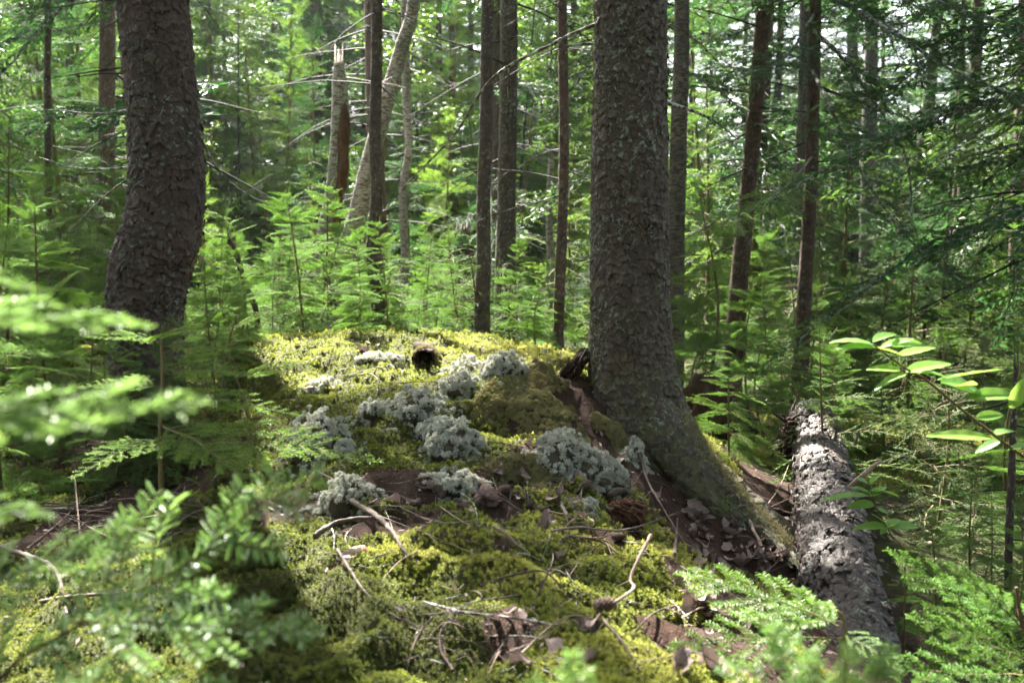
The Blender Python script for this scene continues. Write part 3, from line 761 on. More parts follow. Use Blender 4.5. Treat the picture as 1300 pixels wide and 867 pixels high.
# moss tufts hanging on its left side
g = Geo(); r = np.random.default_rng(5)
for k in range(70):
    yy = r.choice([r.uniform(20, 130), r.uniform(130, 260), r.uniform(380, 470)]); w = np.interp(yy, [0, 500], [43, 52]) / FPX * 4
    th = math.pi + r.normal(.15, .35); q = P(800, yy, 4.0) + [w * math.cos(th), w * math.sin(th), 0] - BASE_B
    for j in range(14):
        e = q + r.normal(0, .009, 3); d = norm(np.array([math.cos(th), math.sin(th), r.uniform(-1.2, .6)]) + r.normal(0, .5, 3)) * r.uniform(.006, .016); s = norm(np.cross(d, r.normal(0, 1, 3))) * .0012
        g.add([e - s, e + s, e + d], [[0, 1, 2]], r.uniform(.4, 1))
g.obj('moss_tuft', M['lichen_olive'], tB, smooth=False)

# ------------------------------------------------------------------ the curved trunk
DA = 4.2
BASE_A = P(190, 560, DA); BASE_A[2] = H(BASE_A[0], BASE_A[1]) - .05
tA = empty('pine_tree', BASE_A, 'dark curved trunk with flaky bark bending towards its foot behind the low fir boughs', 'tree')
pxs = [(192, 640, 50), (190, 560, 46), (187, 470, 44), (184, 410, 44), (185, 375, 47), (193, 335, 49), (205, 295, 48), (211, 255, 46), (212, 200, 43.5), (207, 140, 42), (202, 90, 41.5), (196, 30, 41), (190, -40, 40.5), (185, -120, 40)]
pts = [P(a, b, DA) for a, b, w in pxs]; rad = [w / FPX * DA for a, b, w in pxs]
top = pts[-1]; pts += [top + [-.05, .05, 2.5], top + [.05, .05, 6.0], top + [.1, .1, 8.5]]; rad += [.11, .07, .02]
pts = np.array(pts) - BASE_A
def shape_A(TH, S, p):
    z = (p[:, 2] + BASE_A[2])[:, None]
    return -.022 * np.exp(-((np.mod(TH - (-2.55 - .5 * (z - 1.55)) + np.pi, 2 * np.pi) - np.pi) / .07) ** 2) * np.exp(-((z - 1.42) / .26) ** 2)
Ltot = np.linalg.norm(np.diff(pts, axis=0), axis=1).sum(); nearL = 2.6 / Ltot
ts = np.concatenate([np.linspace(0, nearL, 640), np.linspace(nearL, 1, 50)[1:]])
g = Geo(); pA, rA, sA = bark_tube(g, pts, rad, 330, ts, (.032, .042), .013, 8, shape=shape_A); flakes(g, pA, rA, 420, 5, .03, .93, (.012, .034), .008, off=.006)
g.obj('trunk', M['bark_left'], tA)
dead_branch(tA, BASE_A, [(240, 345, DA), (252, 325, 4.1), (262, 333, 4.05), (272, 340, 4.0), (284, 338, 4.0)], .006, 'twig_pale', [(.6, 245, 368, 4.0)], 6)
dead_branch(tA, BASE_A, [(250, 160, DA), (262, 190, 4.2), (285, 225, 4.3), (320, 250, 4.4), (350, 262, 4.5)], .006, 'dead_limb', [(.5, 300, 270, 4.4), (.7, 370, 215, 4.5)], 7)
dead_branch(tA, BASE_A, [(170, 212, DA), (130, 215, 4.3), (90, 212, 4.4), (50, 200, 4.5)], .005, 'dead_limb', [(.5, 80, 180, 4.5)], 8)
dead_branch(tA, BASE_A, [(165, 140, DA), (120, 145, 4.3), (60, 140, 4.5), (0, 150, 4.6)], .005, 'dead_limb', [(.5, 60, 110, 4.5)], 9)

# crowns of those two, high over the frame
def high_crown(parent, base, z0, z1, L0, seed, axis_top):
    r = np.random.default_rng(seed); g = Geo()
    crown(g, r, big_b, z0, z1, L0, .4, 4, .34, origin=base, axis=lambda z: np.array([axis_top[0] * z / z1, axis_top[1] * z / z1, z]), pitch0=-.2, pitch1=.5, gap=.1)
    return g.obj('crown', [M['spruce'], M['dead_limb']], parent, smooth=False)
high_crown(tB, BASE_B, 3.2, 12.0, 2.3, 31, (0, .1)); high_crown(tA, BASE_A, 3.2, 11.5, 2.3, 32, (0, .1))

# ------------------------------------------------------------------ trees standing further back, each where the photograph has it
def back_tree(name, cat, label, line, d, mat, crown_z=None, crown_L=1.4, lib=None, seed=0, height=9.0, limbs=8, limb_z=(1.2, 4), fmat='spruce', cell=(.03, .045), depth=.006, limb_L=.8, group=None, broken=False, per=4, dz=.34, top_px=None, limb_side=None):
    """line = (photo x, photo y, width in photo pixels) from foot to top"""
    r = np.random.default_rng(seed); pts = [P(a, b, d) for a, b, w in line]; rad = [w / 2 / FPX * d for a, b, w in line]
    b0 = pts[0].copy(); gz = float(H(b0[0], b0[1]))
    if b0[2] > gz: pts.insert(0, np.array([b0[0], b0[1], gz - .1])); rad.insert(0, rad[0] * 1.12)
    base = np.array([pts[0][0], pts[0][1], gz])
    if not broken:
        t = pts[-1]; dirn = norm(pts[-1] - pts[-2]); dirn = norm(dirn * .3 + np.array([0, 0, .7]))
        q = t + dirn * max(.5, height - t[2]); pts += [(t + q) / 2, q]; rad += [rad[-1] * .6, rad[-1] * .15]
    pts = np.array(pts) - base
    L = np.linalg.norm(np.diff(pts, axis=0), axis=1).sum(); ts = np.linspace(0, 1, int(min(420, max(60, L / .022))))
    o = empty(name, base, label, cat, group); g = Geo(); nth = int(np.clip(max(rad) * 2 * math.pi / .014, 14, 64))
    p, rr, s = bark_tube(g, pts, rad, nth, ts, cell, depth, seed + 3)
    if broken:
        for k in range(9):
            an = k / 9 * 6.28 + r.uniform(-.3, .3); e = p[-1] + np.array([math.cos(an), math.sin(an), 0]) * rr[-1] * .7
            g.add([e + [rr[-1] * .3, 0, -.05], e + [-rr[-1] * .3, .0, -.05], e + [0, rr[-1] * .3, -.05], e + [r.normal(0, .01), r.normal(0, .01), r.uniform(.04, .22)]], [[0, 1, 3], [1, 2, 3], [2, 0, 3]], .5)
    ztop = p[-1][2]
    for k in range(limbs):
        z = r.uniform(*limb_z)
        if z > ztop: continue
        i = int(np.argmin(abs(p[:, 2] - z))); an = r.uniform(0, 6.28) if limb_side is None else limb_side + r.normal(0, .5)
        limb(g, p[i], [math.cos(an), math.sin(an), r.uniform(-.35, .25)], limb_L * r.uniform(.5, 1.2), max(.004, rr[i] * .16), r, sag=.25, forks=3)
    g.obj('trunk', M[mat], o)
    if crown_z is not None:
        g = Geo(); ax = lambda z: np.array([np.interp(z, p[:, 2], p[:, 0]), np.interp(z, p[:, 2], p[:, 1]), z])
        crown(g, r, lib or big_b, crown_z, ztop, crown_L, .3, per, dz, origin=base, axis=ax, pitch0=-.25, pitch1=.5, gap=.12)
        g.obj('crown', [M[fmat], M['dead_limb']], o, smooth=False)
    return o, p, rr, base
T = []
o, p, rr, base = back_tree('birch_snag', 'dead birch', 'broken birch snag with white bark and a bare red brown split down its front', [(412, 315, 22), (420, 262, 20), (428, 215, 22), (432, 150, 22), (431, 105, 18), (430, 82, 12)], 9.0, 'birch', limbs=2, limb_z=(1.6, 3.3), seed=1, broken=True)
g = Geo(); tube(g, [P(424, 300, 8.97) - base, P(431, 250, 8.94) - base, P(436, 200, 8.93) - base, P(437, 150, 8.94) - base, P(434, 120, 8.97) - base], [.02, .04, .055, .05, .015], 9, 30, rough=.5, seed=4); g.obj('bare_wood', M['rot'], o)
back_tree('leaning_birch', 'birch', 'pale birch leaning away behind the slender dark spruce', [(440, 330, 24), (455, 270, 24), (470, 205, 22), (490, 130, 20), (510, 60, 17), (528, -20, 15)], 9.6, 'birch', 4.6, 2.0, seed=2, limbs=3, fmat='bright_fir', height=8)
back_tree('spruce_tree', 'tree', 'slender dark spruce with a knobbly crooked foot beside the birches', [(482, 425, 24), (481, 385, 20), (474, 320, 17), (478, 250, 14.5), (476, 170, 15), (478, 90, 14), (478, -20, 13)], 7.0, 'bark_thin', 3.4, 1.9, seed=3, height=8, limbs=12, limb_z=(1.6, 3.4))
back_tree('birch_tree', 'birch', 'thin grey birch with a hooked bend near its middle, beyond the slender spruce', [(512, 400, 10), (514, 330, 10), (512, 240, 10), (519, 190, 9), (516, 120, 10), (514, -20, 9)], 11, 'birch', 4.8, 2.0, seed=4, limbs=5, fmat='bright_fir', height=9)
back_tree('spruce_tree', 'tree', 'straight dark brown spruce trunk rising right behind the pale lichen on the ridge', [(612, 450, 22), (612, 400, 20), (614, 330, 18), (614, 250, 17), (617, 160, 17), (618, 80, 15.5), (619, -30, 15)], 6.5, 'bark_thin', 4.0, 2.2, seed=5, limbs=5, limb_z=(2.2, 4.2), height=9, cell=(.02, .028), depth=.004)
back_tree('spruce_tree', 'tree', 'lichen flecked spruce trunk just behind the straight dark brown one', [(643, 455, 29), (642, 400, 28), (642, 330, 26), (643, 250, 22), (645, 160, 22), (646, 80, 21), (646, -30, 20)], 8.0, 'bark', 3.8, 2.4, seed=6, limbs=12, limb_z=(1.5, 4), height=10, cell=(.024, .034), depth=.008)
back_tree('spruce_tree', 'tree', 'very thin dark spruce covered in drooping dead branches', [(708, 455, 14), (710, 380, 13.5), (714, 280, 12.5), (716, 180, 12), (715, 80, 12), (714, -30, 11)], 6.5, 'bark_red', 4.0, 1.9, seed=7, limbs=34, limb_z=(1.0, 3.8), limb_L=1.0, height=8)
back_tree('broken_snag', 'dead tree', 'short blurred grey snag with a pale broken top behind the dark brown trunk', [(594, 430, 26), (593, 380, 25), (591, 330, 24), (588, 292, 24)], 10, 'bark_grey', limbs=3, limb_z=(.7, 1.5), seed=8, broken=True)
back_tree('birch_tree', 'birch', 'small pale birch pole beside the foot of the very thin spruce', [(694, 445, 14), (697, 390, 11), (699, 330, 10), (697, 270, 8), (700, 200, 7)], 11, 'birch', limbs=5, limb_z=(1, 2.4), seed=9, broken=True)
back_tree('birch_tree', 'birch', 'mottled birch trunk half hidden behind the thick grey spruce', [(855, 480, 26), (857, 400, 24), (857, 320, 23), (860, 240, 21), (862, 160, 20), (865, 80, 19), (866, -30, 18)], 8.0, 'birch_dark', 5.0, 1.4, seed=10, limbs=7, limb_z=(1.3, 4), height=9)
back_tree('spruce_tree', 'tree', 'reddish brown spruce trunk with a slight lean standing over the fir saplings', [(929, 490, 26), (934, 420, 24), (940, 340, 22), (948, 260, 20), (957, 160, 19), (966, 60, 18), (972, -40, 17)], 9.0, 'bark_red', 4.6, 1.7, seed=11, limbs=11, limb_z=(1.8, 4.4), height=10)
back_tree('spruce_tree', 'tree', 'dim grey trunk close behind the dark spruce by the far end of the log', [(1011, 490, 20), (1013, 400, 19), (1016, 300, 18), (1019, 200, 17), (1021, 100, 15), (1023, -20, 14)], 11.0, 'bark_grey', 5.5, 1.4, seed=12, limbs=6, height=10)
tree13 = back_tree('spruce_tree', 'tree', 'dark spruce trunk rising at the far end of the fallen log', [(1014, 505, 22), (1018, 430, 19), (1024, 330, 17), (1030, 220, 16), (1033, 110, 15), (1036, -30, 14)], 8.5, 'bark_red', 3.6, 1.6, seed=13, limbs=20, limb_z=(2, 4), height=10, fmat='dark_fir')
back_tree('spruce_tree', 'tree', 'blue grey trunk alone in the haze of the far firs', [(1100, 420, 21), (1101, 340, 20), (1103, 240, 19), (1104, 150, 18), (1106, 60, 16), (1107, -20, 15)], 14, 'bark_grey', 6.0, 1.8, seed=14, limbs=8, limb_z=(3, 6), height=12, fmat='dark_fir')
back_tree('spruce_tree', 'tree', 'crooked dark trunk leaning beneath the bright gaps in the canopy', [(1206, 470, 20), (1208, 400, 18), (1216, 320, 17), (1224, 250, 16), (1230, 170, 15), (1238, 90, 14), (1244, -20, 13)], 12, 'bark_red', 5.6, 1.5, seed=15, limbs=10, limb_z=(2, 5), height=11, fmat='dark_fir')
back_tree('spruce_tree', 'tree', 'twin thin dark trunk just in front of the crooked leaning one', [(1200, 470, 10), (1204, 380, 9), (1211, 280, 8), (1218, 190, 8), (1222, 60, 7)], 12.4, 'bark_thin', 5.0, 1.2, seed=115, limbs=8, limb_z=(2, 5), height=9, fmat='dark_fir')
back_tree('spruce_tree', 'tree', 'brown trunk at the edge of the wood above the broad leaved sprig', [(1285, 470, 20), (1288, 380, 18), (1292, 280, 17), (1297, 160, 16), (1302, -20, 15)], 13, 'bark_red', 5.0, 1.7, seed=16, limbs=9, limb_z=(2, 5), height=11, fmat='dark_fir')
back_tree('spruce_tree', 'tree', 'thin black pole of a spruce beyond the curved trunk', [(62, 400, 10), (62, 320, 9), (61, 200, 8.5), (60, 100, 8), (60, -20, 8)], 9, 'bark_thin', 4.0, 1.3, seed=17, limbs=16, limb_z=(1.3, 4), height=9)
back_tree('spruce_tree', 'tree', 'dim trunk in the shade close behind the curved one', [(134, 430, 22), (134, 350, 21), (135, 230, 20), (136, 100, 19), (136, -20, 18)], 12.5, 'bark_red', 3.8, 2.2, seed=18, limbs=10, limb_z=(1.6, 4), height=12, fmat='dark_fir')
back_tree('dead_sapling', 'dead tree', 'leaning bare dead stem in the bright thicket beside the curved trunk', [(326, 400, 7), (316, 372, 7), (306, 345, 6), (298, 318, 5), (290, 300, 3)], 6.5, 'bark_thin', limbs=3, limb_z=(.8, 1.4), seed=19, broken=True, limb_L=.4)
back_tree('dead_sapling', 'dead tree', 'small bare black stem among the firs on the lower ground', [(1279, 760, 9), (1281, 690, 9), (1284, 610, 8), (1286, 540, 7), (1290, 470, 5)], 3.6, 'bark_thin', limbs=9, limb_z=(.2, 1.1), seed=20, broken=True, limb_L=.35)

# big living limbs of that last spruce sweeping over the log
def leafy_limb(parent, base, pxl, r0, seed, lib=bg_b, s0=.55, fm='dark_fir', step=.11, name='branch'):
    r = np.random.default_rng(seed); g = Geo(); pts = np.array([P(*q) for q in pxl]) - base
    p, rr = tube(g, pts, r0 * np.linspace(1, .25, len(pts)), 6, len(pts) * 9, rough=.25, m=1); s = np.concatenate([[0], np.cumsum(np.linalg.norm(np.diff(p, axis=0), axis=1))])
    q = s[-1] * .18
    while q < s[-1]:
        o = np.array([np.interp(q, s, p[:, j]) for j in range(3)]); i = min(int(np.searchsorted(s, q)), len(p) - 1); e = p[i] - p[i - 1]; ya = math.atan2(e[1], e[0])
        for sd in (1, -1):
            l = s0 * (1.05 - .6 * q / s[-1]) * r.uniform(.5, 1.15)
            lib[int(r.integers(len(lib)))].put(g, o, ya + sd * r.uniform(.6, 1.2), r.normal(-.3, .2), l / lib[0].L, r.normal(0, .3), r.normal(0, .1))
        q += step * r.uniform(.7, 1.3)
    return g.obj(name, [M[fm], M['dead_limb']], parent, smooth=False)
o13, b13 = tree13[0], tree13[3]
for i, (pl_, r0) in enumerate([([(1034, -20, 8.4), (1080, 10, 7.6), (1140, 45, 7.0), (1210, 90, 6.5), (1310, 128, 6.0)], .022), ([(1034, 40, 8.4), (1070, 75, 7.8), (1110, 130, 7.3), (1150, 200, 6.9), (1158, 290, 6.7)], .017),
        ([(1032, 90, 8.4), (1060, 150, 7.8), (1100, 230, 7.2), (1160, 310, 6.7), (1240, 370, 6.2)], .016), ([(1034, -60, 8.4), (1120, -40, 7.5), (1210, 10, 6.8), (1330, 40, 6.0)], .022), ([(1033, 20, 8.4), (1000, 70, 7.9), (960, 90, 7.5), (900, 80, 7.2)], .015), ([(1030, 200, 8.4), (1000, 235, 7.8), (960, 262, 7.2), (915, 285, 6.6)], .010)]):
    leafy_limb(o13, b13, pl_, r0, 700 + i, fm='dark_fir' if i < 5 else 'bright_fir')
# ------------------------------------------------------------------ young firs and the wood behind
def sapling_proto(seed, h, lib, L0, per, dz, fmat, rt=.014, z0=.12, curve=.05, pitch0=0.0, pitch1=.7, gap=.12, label=None):
    r = np.random.default_rng(seed)
    g = Geo(); pts = [[0, 0, -.1], [curve * r.normal(), curve * r.normal(), h * .5], [curve * r.normal() * .5, 0, h]]
    tube(g, pts, [rt, rt * .7, rt * .15], 6, 14); t = g.mesh('stem', [M['live_twig']])
    g = Geo(); crown(g, r, lib, z0, h * .97, L0, .12, per, dz, pitch0=pitch0, pitch1=pitch1, gap=gap, beams=False, dc=.15, pj=.26, roll=.4, Lmin=.3)
    lib[0].put(g, np.array([0, 0, h * .9]), 0, 1.5, h * .14 / lib[0].L)
    return t, g.mesh('foliage', [M[fmat], M['live_twig']], smooth=False)
def set_sapling(pr, x, y, s, name, label, cat, group=None, rz=0.0, z=None):
    o = empty(name, (x, y, float(H(x, y)) - .03 if z is None else z), label, cat, group); o.rotation_euler = (.09 * math.sin(x * 37 + y * 11), .09 * math.cos(x * 23 - y * 17), 0)
    place(pr[0], 'stem', o, s=s, rz=rz); place(pr[1], 'foliage', o, s=s, rz=rz)
    return o
pr_small = [sapling_proto(200 + i, 1.15, mid_b, .52, 4, .085, 'fir', .010, pitch0=-.05, pitch1=.5, gap=.2) for i in range(2)] + [sapling_proto(205 + i, 1.15, spr_b, .55, 5, .10, ['spruce', 'fir'][i], .010, pitch0=-.1, pitch1=.6, gap=.1) for i in range(2)]
pr_mid = [sapling_proto(210 + i, 2.2, bg_b, .85, 5, .15, ['fir', 'bright_fir', 'dark_fir'][i], .018, pitch0=-.12, pitch1=.35, gap=.25) for i in range(3)] + [sapling_proto(215 + i, 2.3, spr_b, .9, 6, .15, ['spruce', 'bright_fir'][i], .02, pitch0=-.2, pitch1=.5, gap=.1) for i in range(2)]
pr_tall = [sapling_proto(220 + i, 4.6, bg_b, 1.3, 5, .22, ['fir', 'dark_fir', 'bright_fir'][i], .035, z0=.3, pitch0=-.2, gap=.18) for i in range(3)]
# spots where the photograph has a sapling to point at
def foot(px, d): return float((px - 650) / FPX * d)
sap = [(930, 5.2, .62, 0, 'sunlit young fir just beyond the spreading root'), (985, 6.6, .8, 1, 'young fir behind the sunlit one, near the far end of the log'), (885, 6.4, .7, 1, 'small fir growing close behind the root flare'),
       (405, 7.3, 1.0, 0, 'bushy young fir at the top of the sunlit moss'), (440, 7.4, .95, 1, 'young fir below the broken birch snag'), (350, 7.6, 1.0, 0, 'young fir in the bright thicket beside the curved trunk'),
       (300, 5.8, .75, 1, 'low fir between the curved trunk and the sunny moss'), (90, 5.4, .95, 0, 'fir sapling with pale tips in the shade beside the curved trunk'), (30, 4.7, .9, 1, 'leafy fir sapling at the edge of the shade under the thin black pole'),
       (540, 8.2, .8, 0, 'small fir behind the hollow log on the ridge'), (575, 9.0, 1.0, 1, 'small fir in front of the short grey snag'), (150, 5.6, .7, 1, 'low sapling hugging the foot of the curved trunk')]
for px, d, s, k, lab in sap:
    x = foot(px, d); set_sapling(pr_small[k], x, d, s, 'fir_sapling', lab, 'sapling', None, rng.uniform(0, 6))
def beam_hits_tree(x, y, z0, z1, L, gz, s):
    for q, rad in BEAMS:
        t = np.linspace(.5, 22, 60); pp = q + SUNV * t[:, None]
        zz = (pp[:, 2] - gz) / s
        rr_ = L * s * np.clip(1 - (zz - z0) / (z1 - z0), 0, 1) ** .8
        if np.any((zz > z0) & (zz < z1) & (np.hypot(pp[:, 0] - x, pp[:, 1] - y) < rr_ * .85 + rad)): return True
    return False
def scatter(n, protos, d0, d1, a0, a1, s0, s1, label, cat, group, name, seed, mind=.45, wts=None, hgt=0):
    r = np.random.default_rng(seed); got = []
    tries = 0
    while len(got) < n and tries < 6000:
        tries += 1
        d = math.sqrt(r.uniform(d0 ** 2, d1 ** 2)); a = r.uniform(a0, a1); x = a * d
        if any((x - q[0]) ** 2 + (d - q[1]) ** 2 < mind ** 2 for q in got): continue
        k = int(r.choice(len(protos), p=wts)); ss = r.uniform(s0, s1)
        if hgt and beam_hits_tree(x, d, .2, hgt, hgt * .28, float(H(x, d)), ss): continue
        got.append((x, d)); set_sapling(protos[k], x, d, ss, name, label, cat, group, r.uniform(0, 6.28))
    return got
scatter(40, pr_small, 7.2, 11, -.36, .06, .5, .95, 'small young fir in the bright thicket behind the mossy ridge', 'sapling', 'young firs behind the mossy ridge', 'fir_sapling', 301)
scatter(30, pr_small, 4.6, 9.5, .27, .62, .5, 1.1, 'small young fir on the low ground beyond the fallen log', 'sapling', 'young firs on the low ground', 'fir_sapling', 302, .3)
scatter(14, pr_small, 3.0, 4.8, .43, .62, .4, .75, 'short bushy fir on the dip beside the fallen log', 'sapling', 'short firs beside the log', 'fir_sapling', 303, .25)
scatter(12, pr_small, 4.9, 8, -.66, -.34, .7, 1.3, 'dark young fir in the shade around the curved trunk', 'sapling', 'young firs in the shade', 'fir_sapling', 304)
scatter(60, pr_mid, 9.5, 20, -.66, .66, .8, 1.6, 'fresh green fir in the middle of the wood', 'fir', 'waist high firs in the wood', 'young_fir', 305, .7)
scatter(58, pr_tall, 10.5, 24, -.7, .70, .9, 1.7, 'fir with low feathery boughs between the far trunks', 'fir', 'tall young firs in the wood', 'young_fir', 306, 1.1, hgt=4.6)
scatter(7, pr_tall, 7.5, 10, -.70, -.30, .7, 1.0, 'dense fir filling the shade beyond the curved trunk', 'fir', 'dense firs beyond the curved trunk', 'young_fir', 307, 1.0, [.5, .5, 0], hgt=4.6)
scatter(4, pr_tall, 9.5, 12, .2, .62, .7, 1.0, 'tall dark fir screen behind the low ground', 'fir', 'dark firs behind the low ground', 'young_fir', 308, 1.0, [.2, .8, 0], hgt=4.6)
scatter(24, pr_small, 6.4, 7.6, -.36, .03, .45, .75, 'knee high fir along the back edge of the sunlit moss', 'sapling', 'low firs along the back of the moss', 'fir_sapling', 321, .2)
scatter(7, pr_small, 4.3, 5.6, -.33, -.25, .35, .52, 'knee high fir at the shaded side of the sunlit moss', 'sapling', 'low firs beside the curved trunk', 'fir_sapling', 322, .2)
scatter(5, pr_small, 3.45, 3.9, -.42, -.31, .40, .52, 'low fir crowding the foot of the curved trunk', 'sapling', 'low firs at the foot of the curved trunk', 'fir_sapling', 324, .12)
scatter(34, pr_small, 6.5, 13, .17, .64, .8, 1.5, 'fir filling the shade between the far end of the log and the trunks', 'sapling', 'firs in the shade beyond the log', 'fir_sapling', 323, .4)
# full grown spruces of the wood: trunk, crown
def mature(seed, h, r0, z0, L0, fmat, mat):
    r = np.random.default_rng(seed); g = Geo()
    pts = np.array([[0, 0, -.3], [r.normal(0, .05), r.normal(0, .05), 1.5], [r.normal(0, .12), r.normal(0, .12), h * .5], [0, 0, h]])
    p, rr, s = bark_tube(g, pts, [r0 * 1.15, r0, r0 * .7, .01], 20, np.linspace(0, 1, 150), (.05, .07), .01, seed)
    for k in range(26):
        z = r.uniform(1.2, z0 + 1.5); i = int(np.argmin(abs(p[:, 2] - z))); an = r.uniform(0, 6.28)
        limb(g, p[i], [math.cos(an), math.sin(an), r.uniform(-.3, .2)], r.uniform(.5, 1.3), .010, r, sag=.3, forks=2, n=5, nth=4)
    a = g.mesh('trunk', [M[mat]])
    g = Geo(); crown(g, r, big_b, z0, h, L0, .3, 4, .36, pitch0=-.28, pitch1=.5, gap=.12, beams=False, axis=lambda z: np.array([np.interp(z, p[:, 2], p[:, 0]), np.interp(z, p[:, 2], p[:, 1]), z]))
    return a, g.mesh('crown', [M[fmat], M['dead_limb']], smooth=False), z0, h, L0
mats = [mature(400, 12, .12, 1.9, 2.0, 'dark_fir', 'bark_thin'), mature(401, 14, .16, 2.4, 2.3, 'spruce', 'bark_grey'), mature(402, 10, .09, 1.8, 1.7, 'fir', 'bark_red'), mature(403, 11, .10, 1.8, 1.9, 'bright_fir', 'bark_thin')]
r = np.random.default_rng(77); got = []; far_n = 0
tries = 0
while len(got) < 92 and tries < 9000:
    tries += 1
    d = math.sqrt(r.uniform(10.5 ** 2, 34 ** 2)); a = r.uniform(-.85, .85); x = a * d
    if any((x - q[0]) ** 2 + (d - q[1]) ** 2 < 1.9 ** 2 for q in got): continue
    if a > .26 and r.random() < .85: continue
    k = int(r.choice(4, p=[.35, .2, .25, .2] if x > 0 else [.2, .15, .25, .4])); s = r.uniform(.85, 1.2); gz = float(H(x, d))
    if d < 24 and beam_hits_tree(x, d, mats[k][2], mats[k][3], mats[k][4], gz, s): continue
    got.append((x, d))
    o = empty('spruce_tree', (x, d, gz), ['dark spruce crowded among the far trunks', 'grey barked spruce crowded among the far trunks', 'reddish thin spruce crowded among the far trunks', 'light green fir tree crowded among the far trunks'][k], 'tree', 'trees crowding the far wood')
    rz = r.uniform(0, 6.28); place(mats[k][0], 'trunk', o, s=s, rz=rz); place(mats[k][1], 'crown', o, s=s, rz=rz)
# trees beside and just ahead of the viewer whose crowns roof the glade
for i, (x, y, k, s) in enumerate([(-2.6, 7.6, 0, 1.0), (1.1, 9.5, 1, .95), (3.6, 6.6, 0, 1.05), (5.2, 9.0, 1, 1.1), (-5.2, 6.2, 0, 1.1), (-5.4, 9.5, 1, 1.0), (4.4, 3.4, 2, 1.1), (-3.9, 2.6, 0, 1.0), (-.06, 12.2, 0, 1.1), (-1.5, 11.5, 2, 1.1), (2.9, 12.2, 0, 1.1)]):
    gz = float(H(x, y)); o = empty('spruce_tree', (x, y, gz), ['dark spruce roofing the glade around the mossy mound', 'grey barked spruce roofing the glade around the mossy mound', 'reddish spruce roofing the glade around the mossy mound'][k], 'tree', 'spruces roofing the glade')
    rr0 = np.random.default_rng(900 + i)
    place(mats[k][0], 'trunk', o, s=s, rz=i * 1.3)
    g = Geo(); crown(g, rr0, big_b, mats[k][2] * s, mats[k][3] * s, mats[k][4] * s, .3, 4, .4, origin=np.array([x, y, gz]), pitch0=-.28, pitch1=.5, gap=.15)
    g.obj('crown', [M[['dark_fir', 'spruce', 'fir'][k]], M['dead_limb']], o, smooth=False)
for i in range(15):  # unseen spruces added at the viewer's back to cut the fill light
    an = R_(195 + i * 11.0 + 6 * math.sin(i * 7.0)); d = 3.4 + 2.6 * ((i * 37 % 10) / 10); x, y = d * math.cos(an) * 1.1, d * math.sin(an) + .2; k = i % 3
    gz = float(H(x, y)); o = empty('spruce_tree', (x, y, gz), 'unseen spruce added behind the viewer to dim the light on the glade', 'tree', 'unseen spruces added behind the viewer')
    place(mats[k][0], 'trunk', o, s=1.0, rz=i * 1.7); place(mats[k][1], 'crown', o, s=1.0, rz=i * 1.7)
# broad leaved young trees giving the lighter green
def leafy_proto(seed, h, n_l, R0, ls=.055):
    r = np.random.default_rng(seed); g = Geo(); w = Geo()
    trunk = [[0, 0, -.1], [r.normal(0, .1), r.normal(0, .1), h * .4], [r.normal(0, .2), r.normal(0, .2), h]]
    tube(w, trunk, [.03, .022, .006], 6, 20)
    for k in range(26):
        u = r.uniform(.25, 1); z = h * u; o = np.array([np.interp(z, [0, h * .4, h], [t[j] for t in trunk]) for j in (0, 1)] + [z]); an = r.uniform(0, 6.28); L = R0 * (1.1 - u * .6) * r.uniform(.6, 1.1)
        pts = limb(w, o, [math.cos(an), math.sin(an), r.uniform(.1, .6)], L, .007, r, sag=.2, forks=0, n=5, nth=4); pts = np.array(pts)
        m = n_l // 26; t = r.uniform(.25, 1, m); c = np.stack([np.interp(t, np.linspace(0, 1, 6), pts[:, j]) for j in range(3)], 1) + r.normal(0, .09, (m, 3)) * [1, 1, .45]
        D = norm(r.normal(0, 1, (m, 3)) * [1, 1, .35] + [0, 0, -.15]); W = norm(np.cross(D, r.normal(0, .35, (m, 3)) + [0, 0, 1])); l = ls * r.uniform(.6, 1.2, m)[:, None]
        v = np.stack([c, c + D * l * .5 + W * l * .32, c + D * l, c + D * l * .5 - W * l * .32], 1); g.add(v.reshape(-1, 3), np.arange(m)[:, None] * 4 + [[0, 1, 2, 3]], np.repeat(r.uniform(0, 1, m), 4))
    return w.mesh('stem', [M['bark_grey']]), g.mesh('foliage', [M['leaf']], smooth=False)
pr_leaf = [leafy_proto(500, 3.4, 1500, 1.0), leafy_proto(501, 5.5, 2400, 1.4, .07)]
scatter(14, pr_leaf, 11, 22, -.5, .2, .9, 1.3, 'young broad leaved tree with light green leaves among the firs', 'young tree', 'leafy young trees among the firs', 'young_tree', 311, 1.2, hgt=4.6)
scatter(9, pr_leaf, 13, 26, .22, .62, .9, 1.4, 'young broad leaved tree under the bright gaps in the canopy', 'young tree', 'leafy young trees under the gaps', 'young_tree', 312, 1.2, hgt=4.6)
# the wood beyond what one can tell apart
r = np.random.default_rng(88); g = Geo()
for k in range(7600):
    d = r.uniform(27, 52); a = r.uniform(-.85, .85); x = a * d; z = (r.random() ** 1.1) * 17 + .2
    if z > 6 and noise2(a * 11, z * .35, 3) > (-.6 if a > .25 else .05 if a > .12 else .8): continue
    big_b[int(r.integers(5))].put(g, np.array([x, d, z]), r.uniform(0, 6.28), r.normal(-.2, .2), r.uniform(1.3, 2.6), r.normal(0, .2), r.normal(0, .2))
tag(g.obj('far_forest', [M['fir'], M['dead_limb']], smooth=False), kind='stuff')

